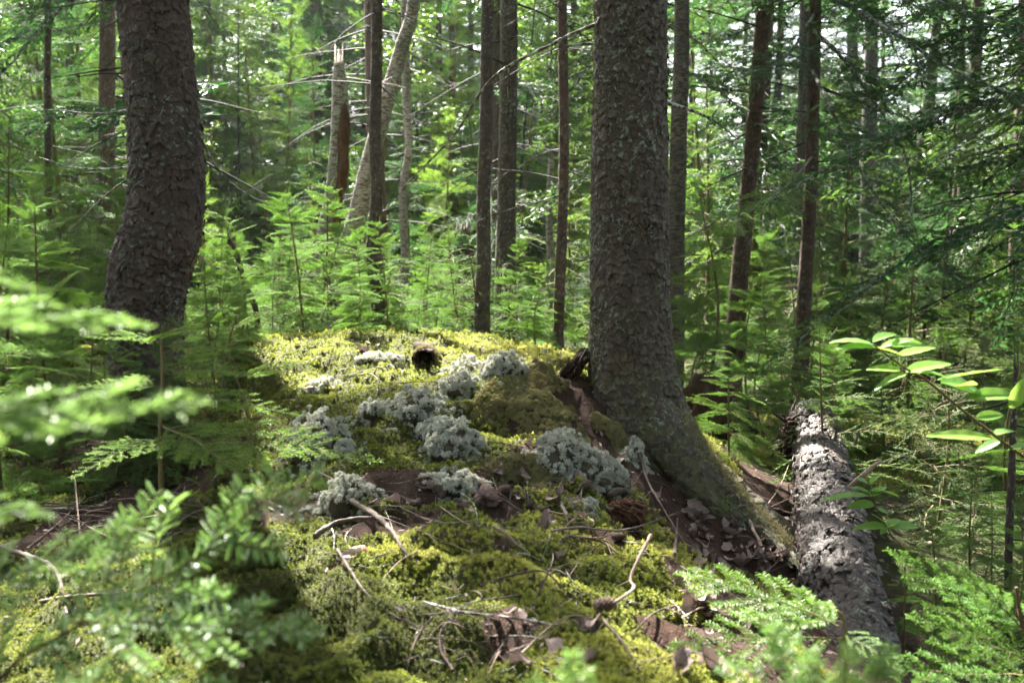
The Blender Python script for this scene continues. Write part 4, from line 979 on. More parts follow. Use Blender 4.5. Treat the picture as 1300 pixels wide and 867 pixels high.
# thin haze added to give the wood its pale glow
g = Geo(); X0, X1, Y0, Y1, Z0, Z1 = -262.0, 262.0, -122.0, 422.0, -3.0, 26.0
g.add([[x, y, z] for z in (Z0, Z1) for x, y in ((X0, Y0), (X1, Y0), (X1, Y1), (X0, Y1))], [[3, 2, 1, 0], [4, 5, 6, 7], [0, 1, 5, 4], [1, 2, 6, 5], [2, 3, 7, 6], [3, 0, 4, 7]])
mh, nh = new_mat('haze'); pv = nh.nodes.new('ShaderNodeVolumePrincipled'); pv.inputs['Color'].default_value = (.93, .97, 1.0, 1); pv.inputs['Density'].default_value = .0002; pv.inputs['Anisotropy'].default_value = .45
oh = nh.nodes.new('ShaderNodeOutputMaterial'); nh.links.new(pv.outputs[0], oh.inputs['Volume'])
tag(g.obj('haze', mh, smooth=False), kind='stuff')
# ------------------------------------------------------------------ the fallen log
def on_ground(px, py, dz=0.0):
    q = G(px, py); return np.array([q[0], q[1], float(H(q[0], q[1])) + dz])
def off(px, py, d, dz): return P(px, py, d) + np.array([0, 0, dz])
pl = [off(1030, 512, 5.45, -.09), off(1040, 545, 5.05, -.09), off(1047, 585, 4.4, -.10), off(1054, 630, 3.85, -.105), off(1066, 700, 3.3, -.11), off(1080, 775, 2.9, -.115), off(1092, 850, 2.6, -.12), off(1100, 960, 2.25, -.12)]
BASE_L = np.array([pl[3][0], pl[3][1], float(H(pl[3][0], pl[3][1]))])
tL = empty('fallen_log', BASE_L, 'fallen log with loose scaly bark lying down the slope beside the mound', 'log')
g = Geo(); pL, rL, sL = bark_tube(g, np.array(pl) - BASE_L, [.108, .114, .118, .120, .122, .124, .124, .124], 300, np.linspace(0, 1, 1000), (.044, .050), .026, 44, ref=(0, 0, 1)); flakes(g, pL, rL, 620, 9, .02, .9, (.016, .042), .015, ref=(0, 0, 1), arc=(-2.2, 2.2), off=.010)
g.obj('trunk', M['bark_log'], tL)
def blob(g, o, size, n=2, amp=.3, sc_=2.0, seed=0, m=0, c=.6, flat=None):
    """an uneven lump: a subdivided ball pushed in and out"""
    nu, nv = 14 * n, 9 * n
    th, ph = np.meshgrid(np.linspace(0, 2 * np.pi, nu, endpoint=False), np.linspace(.02, np.pi - .02, nv))
    d = np.stack([np.sin(ph) * np.cos(th), np.sin(ph) * np.sin(th), np.cos(ph)], -1)
    k = 1 + amp * fbm3(d[..., 0] * sc_ + seed, d[..., 1] * sc_, d[..., 2] * sc_, seed, 4, 2.2, .6)
    v = d * k[..., None] * np.asarray(size) + np.asarray(o)
    i = np.arange(nv - 1)[:, None] * nu; j = np.arange(nu)[None]; a = i + j; b = i + (j + 1) % nu
    g.add(v.reshape(-1, 3), np.stack([a, a + nu, b + nu, b], -1).reshape(-1, 4), c, m)
g = Geo(); blob(g, pL[0], (.10, .035, .10), 2, .5, 3, 5); g.obj('broken_end', M['rot_dark'], tL)
for k, pp in enumerate([[(1080, 618, 3.75), (1092, 606, 3.7), (1106, 594, 3.7), (1118, 585, 3.7)], [(1006, 520, 5.2), (1012, 502, 5.2), (1004, 488, 5.2)], [(1060, 560, 4.6), (1063, 540, 4.6)], [(1085, 565, 4.4), (1090, 548, 4.4)]]):
    g = Geo(); tube(g, [P(*q) - BASE_L for q in pp], [.013, .010, .009, .004][:len(pp)] if k == 0 else np.linspace(.009, .003, len(pp)), 7, 16, rough=.4, seed=k); g.obj('branch_stub', M['twig_pale' if k == 0 else 'twig'], tL)
# curled bark and torn root at its far end
g = Geo(); r = np.random.default_rng(4)
for k in range(30): limb(g, P(r.uniform(990, 1012), r.uniform(530, 580), 5.1) - BASE_L, [r.normal(-.5, .5), r.normal(0, .4), r.normal(.1, .5)], r.uniform(.05, .16), r.uniform(.006, .014), r, forks=0, n=5, wob=.3)
blob(g, P(1000, 560, 5.2) - BASE_L, (.05, .05, .09), 2, .7, 3, 31)
g.obj('torn_root', M['rot_dark'], tL)

# ------------------------------------------------------------------ rotten wood
def shards(g, o, size, axis, n, seed, ln=(.02, .06), th=.006, m=0):
    """splintered wood: many slim broken prisms packed along the grain"""
    r = np.random.default_rng(seed); ax = norm(np.asarray(axis, float)); o = np.asarray(o, float)
    for k in range(n):
        q = o + r.uniform(-1, 1, 3) * np.asarray(size) * (1 - .3 * r.random()); d = norm(ax + r.normal(0, .12, 3)); S = norm(np.cross(d, r.normal(0, 1, 3))); U = np.cross(d, S); l = r.uniform(*ln); w = th * r.uniform(.4, 1.3); w2 = w * r.uniform(.3, .9)
        a = [q - d * l * .5 + S * w, q - d * l * .5 + U * w2, q - d * l * .5 - S * w, q - d * l * .5 - U * w2]; e = r.uniform(.2, .8, 4); b = [x + d * l * (1 + .25 * t) * .95 for x, t in zip(a, e)]
        g.add(a + b, [[0, 1, 5, 4], [1, 2, 6, 5], [2, 3, 7, 6], [3, 0, 4, 7], [3, 2, 1, 0], [4, 5, 6, 7]], .5, m)
b0 = on_ground(705, 500)
t = empty('rotten_stump', b0, 'dark rotten stump jutting out beside the thick trunk with a reddish split side', 'stump')
g = Geo(); ax = P(742, 450, 4.0) - P(705, 500, 4.0); pa = [P(702, 506, 4.05), P(712, 490, 4.02), P(724, 474, 4.0), P(736, 458, 4.0)]
for k, (q, n) in enumerate(zip(pa, (90, 90, 80, 50))): shards(g, q - b0, (.045 - .006 * k, .05, .022), ax, n, 30 + k, (.03, .085), .008)
blob(g, P(712, 492, 4.05) - b0, (.05, .04, .05), 2, .6, 3, 3); g.obj('trunk', M['rot_dark'], t)
g = Geo(); shards(g, P(700, 490, 3.93) - b0, (.042, .02, .014), (1, -.1, -.35), 60, 41, (.03, .07), .006); g.obj('split_wood', M['rot'], t)
def tufts(g, pts, r0, seed, m=34):
    r = np.random.default_rng(seed)
    for q in pts:
        for k in range(m):
            d = norm(r.normal(0, 1, 3) + [0, 0, .4]) * r0 * r.uniform(.6, 1.2); s_ = norm(np.cross(d, r.normal(0, 1, 3))) * r0 * .13; g.add([q - s_, q + s_, q + d], [[0, 1, 2]], r.uniform(.3, 1))
r = np.random.default_rng(8); g = Geo(); tufts(g, [P(x, y, 3.99) - b0 for x, y in zip(r.uniform(706, 746, 60), r.uniform(446, 462, 60) + 8)], .012, 9); g.obj('moss_tuft', M['lichen_olive'], t, smooth=False)
b0 = on_ground(797, 668)
t = empty('rotten_wood', b0, 'crumbling block of reddish brown rotten wood on the litter below the root', 'wood')
g = Geo(); blob(g, [0.0, .03, .02], (.05, .045, .055), 3, .8, 3.5, 7); shards(g, [0, .01, .045], (.05, .035, .03), (1, -.2, -.25), 190, 50, (.012, .04), .006); shards(g, [0, .0, .015], (.05, .03, .03), (.5, -.4, -.8), 120, 51, (.012, .03), .005); g.obj('block', M['rot'], t)
g = Geo(); tube(g, [P(772, 640, 3.3) - b0, P(776, 628, 3.28) - b0, P(790, 622, 3.3) - b0, P(806, 626, 3.32) - b0], [.008, .013, .009, .004], 10, 24, rough=.6, seed=2); g.obj('grey_stub', M['deadwood'], t)
b0 = on_ground(540, 466)
t = empty('hollow_log', b0, 'hollow end of an old log with a black hole in the mossy ridge', 'log')
pa = [np.array([.0, -.05, .035]), np.array([.0, .0, .04]), np.array([-.01, .2, .03]), np.array([-.02, .5, -.06])]
g = Geo(); tube(g, pa, [.050, .055, .058, .05], 40, 60, rough=.8, seed=3, cap=False); shards(g, [0, 0, .04], (.045, .06, .05), (0, 1, 0), 1, 3); g.obj('bark', M['rot_dark'], t)
g = Geo(); tube(g, pa, [.043, .042, .035, .0], 22, 26, rough=.3, cap=False); g2 = Geo(); g2.add(g.v[0], g.f[0][:, ::-1], .2); g2.obj('hollow', M['inner_shade'], t)
r = np.random.default_rng(12); g = Geo()
for k in range(70):
    a = r.uniform(0, 6.28); q = np.array([.047 * math.cos(a), -.05, .035 + .047 * math.sin(a)]) + r.normal(0, .002, 3); shards(g, q, (.003, .006, .003), (0, -1, 0), 2, k, (.01, .03), .004)
g.obj('rim', M['rot_dark'], t)
g = Geo(); tufts(g, [np.array([.06 * math.cos(a), y_, .035 + .06 * math.sin(a)]) for a, y_ in zip(r.uniform(-.4, 3.6, 130), r.uniform(-.05, .12, 130))], .016, 13); g.obj('moss_tuft', M['lichen_olive'], t, smooth=False)
b0 = on_ground(915, 560); b0 = P(905, 560, 5.6); b0[2] = float(H(b0[0], b0[1]))
t = tag((lambda g: (blob(g, [0, 0, .12], (.20, .12, .22), 3, .7, 2.0, 21), g.obj('rotten_stump', M['rot_dark'], loc=b0))[1])(Geo()), 'black rotten stump in the shade behind the sunlit young fir', 'stump')

# ------------------------------------------------------------------ cushions of reindeer lichen
def lichen(px, py, w, h, label, mat='lichen', seed=0, n=None, depth=.8, cat='lichen', group=None, dens=1.0):
    """px, py = middle of its foot in the photo; w, h = its size in photo pixels"""
    r = np.random.default_rng(seed); b = on_ground(px, py, -.012); sx = w / 2 / FPX * b[1]; sz = h * .85 / FPX * b[1]; b[1] += sx * depth * .6; b[2] = min(b[2] + .02, float(H(b[0], b[1])))
    g = Geo(); lob = [(np.array([0, 0, 0.0]), 1.0)]
    for k in range(7):
        an = r.uniform(0, 6.28); q = r.uniform(.45, .85); lob.append((np.array([math.cos(an) * sx * q, math.sin(an) * sx * depth * q, r.uniform(0, .1) * sz]), r.uniform(.35, .6)))
    for o, s in lob:
        blob(g, o, (sx * s * .74, sx * depth * s * .74, sz * s * .74), 1, .3, 2.5, seed, c=.0, m=1)
    nt = int((n or 190) * dens * 1.5); P0, D0 = [], []
    for k in range(nt):
        o, s = lob[int(r.integers(len(lob)))] if r.random() < .6 else lob[0]
        d = norm(r.normal(0, 1, 3)); d[2] = abs(d[2]); sz3 = np.array([sx, sx * depth, sz]) * s
        P0.append(o + d * sz3 * r.uniform(.70, 1.12)); D0.append(norm(d / sz3))
    if mat == 'lichen_olive':
        g = Geo(); P0, D0 = [], []; nt = int(nt * 1.5)
        while len(P0) < nt:
            a = r.uniform(0, 6.28); q = math.sqrt(r.random()) * 1.25; x, y = b[0] + math.cos(a) * q * sx, b[1] + math.sin(a) * q * max(sx * .75, .05)
            if noise2(x * 22, y * 22, seed) * .45 + 1.0 - q < .05: continue
            P0.append([x - b[0], y - b[1], float(H(x, y)) - b[2] + .006 + r.uniform(0, .25) * sz * max(0, 1 - q)]); D0.append(nrm(x, y) + r.normal(0, .25, 3))
    else:
        for k in range(nt // 2):
            a = r.uniform(0, 6.28); q = .8 + 1.0 * r.random() ** 1.6; x, y = b[0] + math.cos(a) * q * sx, b[1] + math.sin(a) * q * sx * depth
            P0.append(np.array([x - b[0], y - b[1], float(H(x, y)) - b[2] + .004])); D0.append(np.array([0, 0, 1.0]))
        nt = len(P0)
    P0, D0 = np.array(P0), norm(np.array(D0))
    m = 30; tr = np.clip(.0135 * math.sqrt(b[1] / 3.2) * r.uniform(.7, 1.25, nt), .004, .03)
    dd = norm(np.repeat(D0, m, 0) * .75 + r.normal(0, .75, (nt * m, 3))); oo = np.repeat(P0 - D0 * tr[:, None] * .5, m, 0); ll = (np.repeat(tr, m) * r.uniform(.7, 1.25, nt * m))[:, None]
    S = norm(np.cross(dd, r.normal(0, 1, (nt * m, 3)))); U = np.cross(dd, S); wd = ll * .12
    mid = oo + dd * ll * .6
    V = [oo + S * wd, oo - S * wd * .5 + U * wd * .87, oo - S * wd * .5 - U * wd * .87]
    e1 = mid + norm(dd + S * .8) * ll * .42; e2 = mid + norm(dd - S * .5 + U * .7) * ll * .42; e3 = mid + norm(dd - S * .5 - U * .7) * ll * .42
    v = np.stack(V + [mid + S * wd * .8, mid - S * wd * .4 + U * wd * .7, mid - S * wd * .4 - U * wd * .7, e1, e2, e3], 1); k9 = np.arange(len(v))[:, None] * 9
    f = np.concatenate([k9 + [[a, b_, c]] for a, b_, c in ((0, 1, 3), (1, 4, 3), (1, 2, 4), (2, 5, 4), (2, 0, 5), (0, 3, 5), (3, 4, 6), (4, 5, 7), (5, 3, 8), (5, 4, 6), (3, 5, 7), (4, 3, 8))])
    g.add(v.reshape(-1, 3), f, np.tile([.2, .2, .2, .6, .6, .6, 1, 1, 1], len(v)) * np.repeat(r.uniform(.65, 1, nt), m * 9), 0)
    return tag(g.obj('lichen_clump', [M[mat], M['inner_shade']], loc=b, smooth=False), label, cat, group)
lichen(596, 474, 56, 34, 'pale lichen cushion on the ridge between the hollow log and the dark brown trunk', seed=1)
lichen(640, 480, 58, 34, 'pale lichen cushion on the ridge at the foot of the lichen flecked trunk', seed=2)
lichen(585, 502, 60, 30, 'grey lichen cushion just below the one on the ridge', seed=3)
lichen(530, 535, 78, 45, 'wide grey lichen cushion sloping down the middle of the bright moss', seed=4)
lichen(556, 560, 46, 30, 'brownish worn part of the lichen bank above the white clump', seed=5)
lichen(573, 583, 66, 52, 'white lichen clump hanging over the dark hollow under the hummock', seed=6, n=230)
lichen(400, 580, 76, 68, 'blue grey upright lichen clump in the shade behind the fir sprays', seed=7)
lichen(437, 585, 30, 28, 'small pale lichen tuft at the side of the blue grey clump', seed=8, n=80)
lichen(440, 656, 72, 52, 'round grey lichen cushion with dry twigs lying across it', seed=9)
lichen(585, 634, 66, 30, 'low grey lichen patch on the litter below the hummock', seed=10, n=110)
lichen(474, 533, 40, 22, 'little grey lichen tuft in a dip of the bright moss', seed=11, n=60)
lichen(714, 606, 82, 62, 'large white lichen cushion in front of the thick trunk', seed=12, n=260)
lichen(768, 618, 60, 46, 'white lichen cushion joined to the large one, nearer the root', seed=13, n=170)
lichen(807, 592, 26, 34, 'narrow white lichen tuft against the foot of the thick trunk', seed=14, n=60)
lichen(745, 650, 34, 16, 'thin grey lichen crust beside the crumbling block of wood', seed=15, n=50)
lichen(412, 490, 46, 22, 'sunlit lichen tuft in the brightest patch of moss', seed=16, n=90)
lichen(480, 462, 60, 10, 'flat pale lichen film spread on the moss before the hollow log', seed=17, n=90)
lichen(650, 603, 125, 88, 'big olive brown mossy hummock with a dark hollow beneath it', 'lichen_olive', 21, 420, cat='hummock')
lichen(625, 535, 80, 34, 'olive tufted mound behind the big hummock', 'lichen_olive', 22, 200, cat='hummock')
lichen(700, 545, 90, 50, 'olive brown tufted bank between the hummock and the rotten stump', 'lichen_olive', 23, 260, cat='hummock')
lichen(680, 495, 70, 30, 'olive crest of the bank below the rotten stump', 'lichen_olive', 24, 160, cat='hummock')
lichen(775, 562, 52, 36, 'olive green lichen cushion against the left foot of the thick trunk', 'lichen_olive', 25, 130)
lichen(795, 535, 60, 30, 'olive crust on the bark foot of the thick trunk', 'lichen_olive', 26, 90)

# ------------------------------------------------------------------ sticks and twigs lying about
def stick(pxl, r0, label=None, mat='twig', name='twig', tip=.35, lift=.006, seed=0, side=0, group=None, cat='twig', nth=6):
    """pxl = photo points along the ground (an optional third number lifts it, in metres)"""
    pts = []
    for q in pxl:
        a = on_ground(q[0], q[1], lift + r0 + (q[2] if len(q) > 2 else 0)); pts.append(a)
    pts = np.array(pts)
    for i in range(1, len(pts)): pass
    base = pts[0].copy(); base[2] -= lift + r0; r = np.random.default_rng(seed + 1)
    r0 = r0 * .72
    g = Geo(); p, rr = tube(g, pts - base, r0 * np.linspace(1, tip, len(pts)), nth, max(12, len(pts) * 8), rough=.45, seed=seed)
    for k in range(side):
        i = int(r.uniform(.2, .85) * len(p)); e = norm(p[min(i + 1, len(p) - 1)] - p[i - 1]); s = norm(e * .8 + np.cross(e, [0, 0, 1]) * r.choice([-1, 1]) * r.uniform(.5, 1) + [0, 0, r.uniform(-.05, .3)])
        limb(g, p[i], s, np.linalg.norm(pts[-1] - pts[0]) * r.uniform(.2, .4), rr[i] * .6, r, sag=.12, forks=1, n=5, nth=4)
    return tag(g.obj(name, M[mat], loc=base), label or 'thin dry twig lying loose on the mossy mound', cat, group or (None if label else 'loose twigs on the mound'))
stick([(400, 612, .02), (450, 640, .03), (520, 668, .02), (590, 704, .01), (655, 708)], .0045, 'long dark forked twig reaching from the round lichen cushion down over the moss', 'twig', seed=1, side=3)
stick([(430, 640, .03), (470, 665, .02), (540, 690, .01), (610, 712)], .0035, 'thinner twig running alongside the long dark forked one', 'twig', seed=2, side=1)
stick([(440, 650, .02), (475, 670, .015), (498, 690, .01), (512, 710), (524, 730)], .0125, 'flat grey splintered stick lying in front of the round lichen cushion', 'deadwood', 'stick', .25, seed=3, nth=9)
stick([(400, 690), (425, 677, .01), (455, 673, .015), (478, 676, .01)], .010, 'dark curved stick over brown dead moss', 'twig', 'stick', .6, seed=4, nth=9)
stick([(428, 712, .01), (446, 740, .01), (464, 762), (500, 792), (520, 800)], .0055, 'grey twig slanting down the dark moss below the curved stick', 'deadwood', seed=5)
stick([(627, 684, .008), (643, 693, .008), (657, 702, .004), (672, 716)], .0065, 'thick pale barkless twig on the yellow moss', 'twig_pale', seed=6, tip=.7, nth=8)
stick([(746, 695, .006), (765, 703, .006), (785, 712)], .0065, 'pale stubby twig under the long grey one', 'twig_pale', seed=7, tip=.5, nth=8)
stick([(700, 684), (735, 680, .01), (790, 685, .015), (840, 672, .02), (885, 655, .03)], .0055, 'long light grey twig stretched below the rotten wood block', 'deadwood', seed=8, side=1)
stick([(720, 690), (760, 692, .01), (800, 684, .02), (850, 690)], .004, 'dark twig half under the long light grey twig', 'twig', seed=9, side=2)
stick([(706, 642, .03), (713, 657, .02), (722, 672)], .0085, 'short thick pale stick leaning on the moss beneath the large lichen', 'deadwood', seed=10, tip=.8, nth=9)
stick([(826, 719, .06), (812, 737, .04), (800, 756, .02), (804, 764, .015), (775, 778)], .0065, 'forked pinkish twig standing up from the moss with a cone at its foot', 'twig_pale', seed=11, side=1, tip=.8)
stick([(610, 752), (650, 745, .01), (690, 742, .015), (715, 760, .01), (740, 775)], .0045, 'crooked twig arched over the middle of the moss', 'twig', seed=12, side=2)
stick([(540, 775), (590, 792, .01), (640, 800, .01), (700, 806), (745, 812)], .005, 'dark lichened twig running along the top of the brush pile', 'twig_lichen', seed=13, side=3)
stick([(515, 862), (530, 825, .01), (556, 800, .01), (600, 790, .01), (640, 778)], .0038, 'crooked dark branch bent up from the brush pile', 'twig', seed=14, side=4)
stick([(575, 864), (560, 840, .01), (562, 815, .01), (590, 795, .01)], .005, 'knobbly brown stem at the near edge of the brush pile', 'twig', seed=15, side=2)
stick([(650, 852), (690, 822, .02), (722, 806, .02), (755, 792)], .0042, 'straight reddish twig crossing the brush pile towards the pale leaf', 'twig_pale', seed=16, side=1)
stick([(640, 846), (690, 828, .01), (730, 800, .02)], .004, 'thin brown twig doubling the straight reddish one', 'twig', seed=17)
stick([(765, 800, .01), (790, 832, .01), (808, 860)], .005, 'brown twig slanting to the bottom of the mossy slope', 'twig', seed=18, side=2)
stick([(860, 778), (830, 800, .01), (800, 815)], .0045, 'small dark twig in the litter beside the moss edge', 'twig', seed=19, side=1)
stick([(943, 662, .03), (955, 680, .015), (967, 699)], .010, 'grey broken stick lying in the leaf litter below the root', 'deadwood', 'stick', .9, seed=20, nth=9)
stick([(955, 746), (980, 732, .02), (1003, 716, .05)], .005, 'black twig leaning on the log above the fir spray', 'twig', seed=21, side=1)
stick([(962, 668), (975, 650, .02), (990, 632, .04), (1003, 610, .08)], .005, 'sunlit crooked twig propped on the log by the root tip', 'twig_pale', seed=22, side=3)
stick([(972, 626, .02), (990, 633, .02), (1010, 640, .02)], .0105, 'round brown stick wedged between the root tip and the log', 'deadwood', 'stick', .9, seed=23, nth=9)
stick([(975, 655), (995, 662, .01), (1015, 672, .01)], .018, 'slab of brown bark lying between the litter and the log', 'rot_dark', 'bark_slab', .9, seed=24, nth=9, cat='bark')
stick([(798, 570, .03), (812, 600, .04), (823, 628, .03), (844, 663, .02), (868, 695)], .008, 'dark crooked stick slanting from the trunk foot past the rotten wood block', 'twig', 'stick', .5, seed=25, side=2, nth=8)
stick([(856, 712), (858, 700, .02), (860, 686, .06)], .009, 'upright sliver of grey wood in the brown moss', 'deadwood', 'stick', .4, seed=26, nth=8)
stick([(448, 484, .01), (470, 486, .02), (480, 492, .015), (478, 508)], .006, 'small forked twig on the sunlit moss behind the grey lichen', 'twig', seed=27, side=1)
stick([(480, 492), (520, 492, .01), (545, 488)], .004, 'thin twig lying level across the back of the moss', 'twig', seed=28)
stick([(552, 436, .02), (572, 426, .05), (582, 424, .06), (585, 438)], .005, 'bent twig arching beside the ridge lichen', 'twig', seed=29)
stick([(-40, 682, .03), (30, 672, .03), (75, 668, .03), (118, 663)], .016, 'thick brown branch with peeling bark among the sticks in the shade', 'twig', 'branch', .7, seed=30, nth=10, cat='branch')
stick([(88, 650, .10), (96, 652, .10), (99, 670, .07), (103, 700)], .0055, 'glossy white lit twig bent over the sticks in the shade', 'twig_pale', seed=31, tip=.7)
stick([(-20, 708, .02), (30, 728, .03), (70, 748, .03), (85, 790)], .012, 'dark branch curving down behind the blurred fir spray', 'twig', 'branch', .5, seed=32, nth=9, cat='branch')
stick([(50, 772), (90, 770, .01), (150, 762)], .007, 'brown stick on the dark moss behind the blurred fir spray', 'twig', 'stick', .7, seed=33)
stick([(760, 700), (740, 725, .02), (722, 742, .01)], .003, 'fine dark twig crossing the crumpled leaf', 'twig', seed=34, side=1)
stick([(680, 770), (700, 745, .04), (702, 735, .05)], .0035, 'little twig propping up the curled grey leaf', 'twig', seed=35)
r = np.random.default_rng(61)
for k in range(26):
    cx, cy_ = r.uniform(70, 270), r.uniform(650, 705); an = r.normal(0, .45); L = r.uniform(20, 70)
    stick([(cx - L * math.cos(an), cy_ - L * .5 * math.sin(an), r.uniform(0, .05)), (cx, cy_ + r.uniform(-3, 3), r.uniform(.01, .06)), (cx + L * math.cos(an), cy_ + L * .5 * math.sin(an), r.uniform(0, .04))], r.uniform(.002, .006), 'dead twig heaped in the dark hollow under the fir sprays', ['twig', 'twig', 'deadwood'][k % 3], seed=100 + k, side=k % 3, group='twigs heaped in the dark hollow')
def rand_twigs(n, boxes, seed, rr=(.0015, .0035), L=(12, 45)):
    r = np.random.default_rng(seed)
    for k in range(n):
        b = boxes[int(r.integers(len(boxes)))]; cx, cy_ = r.uniform(b[0], b[2]), r.uniform(b[1], b[3]); an = r.uniform(0, 3.14); l = r.uniform(*L)
        q = [(cx - l * math.cos(an), cy_ - l * .5 * math.sin(an), r.uniform(0, .008)), (cx + r.normal(0, 3), cy_ + r.normal(0, 3), r.uniform(0, .02)), (cx + l * math.cos(an), cy_ + l * .5 * math.sin(an), r.uniform(0, .01))]
        stick(q, r.uniform(*rr), mat=['twig', 'twig', 'twig_lichen', 'deadwood', 'twig_pale'][int(r.integers(5))], seed=seed * 100 + k, side=int(r.integers(0, 3)))
rand_twigs(46, [(520, 770, 720, 862), (700, 690, 860, 860), (560, 620, 790, 690), (850, 680, 1000, 850), (640, 630, 780, 720)], 71)
rand_twigs(44, [(510, 770, 700, 865), (560, 790, 740, 860)], 73, (.001, .0024), (14, 50))
rand_twigs(44, [(400, 610, 1000, 860), (450, 620, 860, 760)], 74, (.001, .0026), (10, 40))
rand_twigs(26, [(410, 640, 600, 760), (480, 610, 640, 660), (700, 570, 800, 640), (420, 470, 560, 520), (560, 640, 760, 760)], 72)

# ------------------------------------------------------------------ dead leaves and cones
def leaf_proto(seed, curl=1.0, sc_=1.0):
    r = np.random.default_rng(seed); nu, nv = 11, 9
    u, v = np.meshgrid(np.linspace(0, 1, nu), np.linspace(-1, 1, nv), indexing='ij')
    w = np.sin(np.pi * np.clip(u, .02, .98) ** .8) ** .75 * (1 + .14 * np.sin(u * 21 + seed) * abs(v))
    x = (u - .5) * .065; y = v * w * .022
    a = 60 * curl; z = a * .16 * y * y * np.sign(r.normal()) * 3 + curl * .010 * np.sin(u * 5 + r.uniform(0, 6)) + curl * .011 * fbm2(x * 45 + seed, y * 45, seed, 3)
    y = y * (1 - .25 * curl); g = Geo(); i = np.arange(nu - 1)[:, None] * nv; j = np.arange(nv - 1)[None]; q = i + j
    V = np.stack([x, y, z], -1).reshape(-1, 3) * sc_; F = np.stack([q, q + nv, q + nv + 1, q + 1], -1).reshape(-1, 4)
    c = {0: .5, 1: .62, 2: .75, 3: .86, 4: .3, 5: .99, 6: .68, 7: .58}[seed % 8]
    g.add(V, F, c + .06 * fbm2(V[:, 0] * 90, V[:, 1] * 90, 4, 2)); return g.mesh('dead_leaf', [M['litter']])
lp = [leaf_proto(i, [.5, 1.0, .8, 1.2, .6, .5, 1.4, 1.0][i]) for i in range(8)]
def dead_leaf(px, py, k, s, label=None, tilt=.4, seed=0, group=None, dz=.010):
    r = np.random.default_rng(seed + 500); o = bpy.data.objects.new('dead_leaf', lp[k]); COL.objects.link(o); q = on_ground(px, py, dz)
    o.location = Vector(q); o.rotation_euler = (r.normal(0, tilt), r.normal(0, tilt), r.uniform(0, 6.28)); o.scale = (s, s, s)
    tag(o, label or 'dull purplish dead leaf lying in the litter', 'leaf', group or (None if label else 'purplish dead leaves in the litter'))
for i, (px, py, k, s, lab, tl) in enumerate([(711, 716, 6, .75, 'curled grey leaf standing on the moss like a small roof', .5), (648, 797, 3, .6, 'crumpled pale mauve leaf shining on the brush pile', .6), (664, 792, 3, .55, 'pale mauve leaf folded upward next to the crumpled one', .9),
        (630, 800, 2, .5, 'small mauve leaf under the brush twigs', .5), (462, 704, 5, 1.0, 'orange leaf on the brown moss before the yellow cushion', .5), (448, 712, 3, .8, 'tan leaf just touching the orange one', .5),
        (428, 646, 5, .8, 'rust coloured leaf beside the round lichen cushion', .6), (409, 650, 2, .8, 'lavender leaf at the edge of the blurred fir spray', .5), (478, 655, 2, .9, 'upright lavender leaf by the splintered grey stick', 1.1),
        (692, 672, 6, 1.1, 'crumpled dark mauve leaf on the moss under the lichen', .7), (700, 668, 3, .7, 'small folded mauve leaf on the moss under the lichen', .7), (886, 768, 3, 1.2, 'pale pink leaf in the litter beside the lower moss edge', .3),
        (975, 682, 3, 2.4, 'large flat pale mauve leaf below the root tip', .25), (985, 668, 2, 1.7, 'broad mauve leaf overlapping the large flat one', .3), (938, 716, 3, 1.6, 'light crumpled leaf above the fir spray', .5),
        (950, 722, 1, 1.5, 'brown curled leaf above the fir spray', .6), (885, 650, 2, 1.5, 'mauve leaf standing against the root flare', .9), (835, 638, 1, 1.2, 'brown leaf at the foot of the root flare', .5),
        (660, 612, 1, 1.1, 'pinkish brown leaf before the dark hollow', .3), (630, 612, 3, .9, 'pale leaf scrap before the dark hollow', .3), (525, 648, 2, .9, 'lavender leaf scrap in the dip below the moss bank', .4), (520, 640, 4, 1.0, 'dark brown leaf in the dip below the moss bank', .4),
        (393, 500, 5, .7, 'bright orange leaf on the sunlit moss', .3), (425, 498, 5, .6, 'small orange leaf on the sunlit moss nearer the lichen', .3), (478, 444, 5, .8, 'orange leaf on the far crest of the moss', .6), (460, 450, 6, 1.4, 'brown leaf hump on the far crest of the moss', .4)]):
    dead_leaf(px, py, k, s, lab, tl, i, dz=.014)
r = np.random.default_rng(9)
for k in range(130):
    b = [(850, 640, 1005, 800), (870, 650, 1000, 720), (840, 700, 990, 860), (700, 585, 800, 640), (560, 600, 760, 660), (400, 610, 560, 680), (640, 780, 760, 850)][int(r.choice(7, p=[.28, .24, .2, .08, .1, .06, .04]))]
    dead_leaf(r.uniform(b[0], b[2]), r.uniform(b[1], b[3]), int(r.choice([0, 1, 2, 3, 6, 7])), r.uniform(.6, 1.3), tilt=.4, seed=40 + k)
def cone_mesh():
    g = Geo(); blob(g, [0, 0, 0], (.017, .0085, .0085), 1, .05, 2, 1, c=.1); n = 90
    for k in range(n):
        u = (k + .5) / n; x = .018 * (1 - 2 * u); rr = .0095 * math.sqrt(max(0, 1 - (x / .019) ** 2)) + .001; a = k * 2.39996
        o = np.array([x, rr * math.cos(a) * .75, rr * math.sin(a) * .75]); d = norm(np.array([.45, math.cos(a), math.sin(a)])) * .0058; w = np.cross(d, [1, 0, 0]); w = norm(w) * .0032
        g.add([o - w * .5, o + w * .5, o + d * .7 + w, o + d, o + d * .7 - w], [[0, 1, 2], [0, 2, 3], [0, 3, 4]], .3 + .4 * (k % 3) / 3)
    return g.mesh('pine_cone', [M['litter']])
cm = cone_mesh()
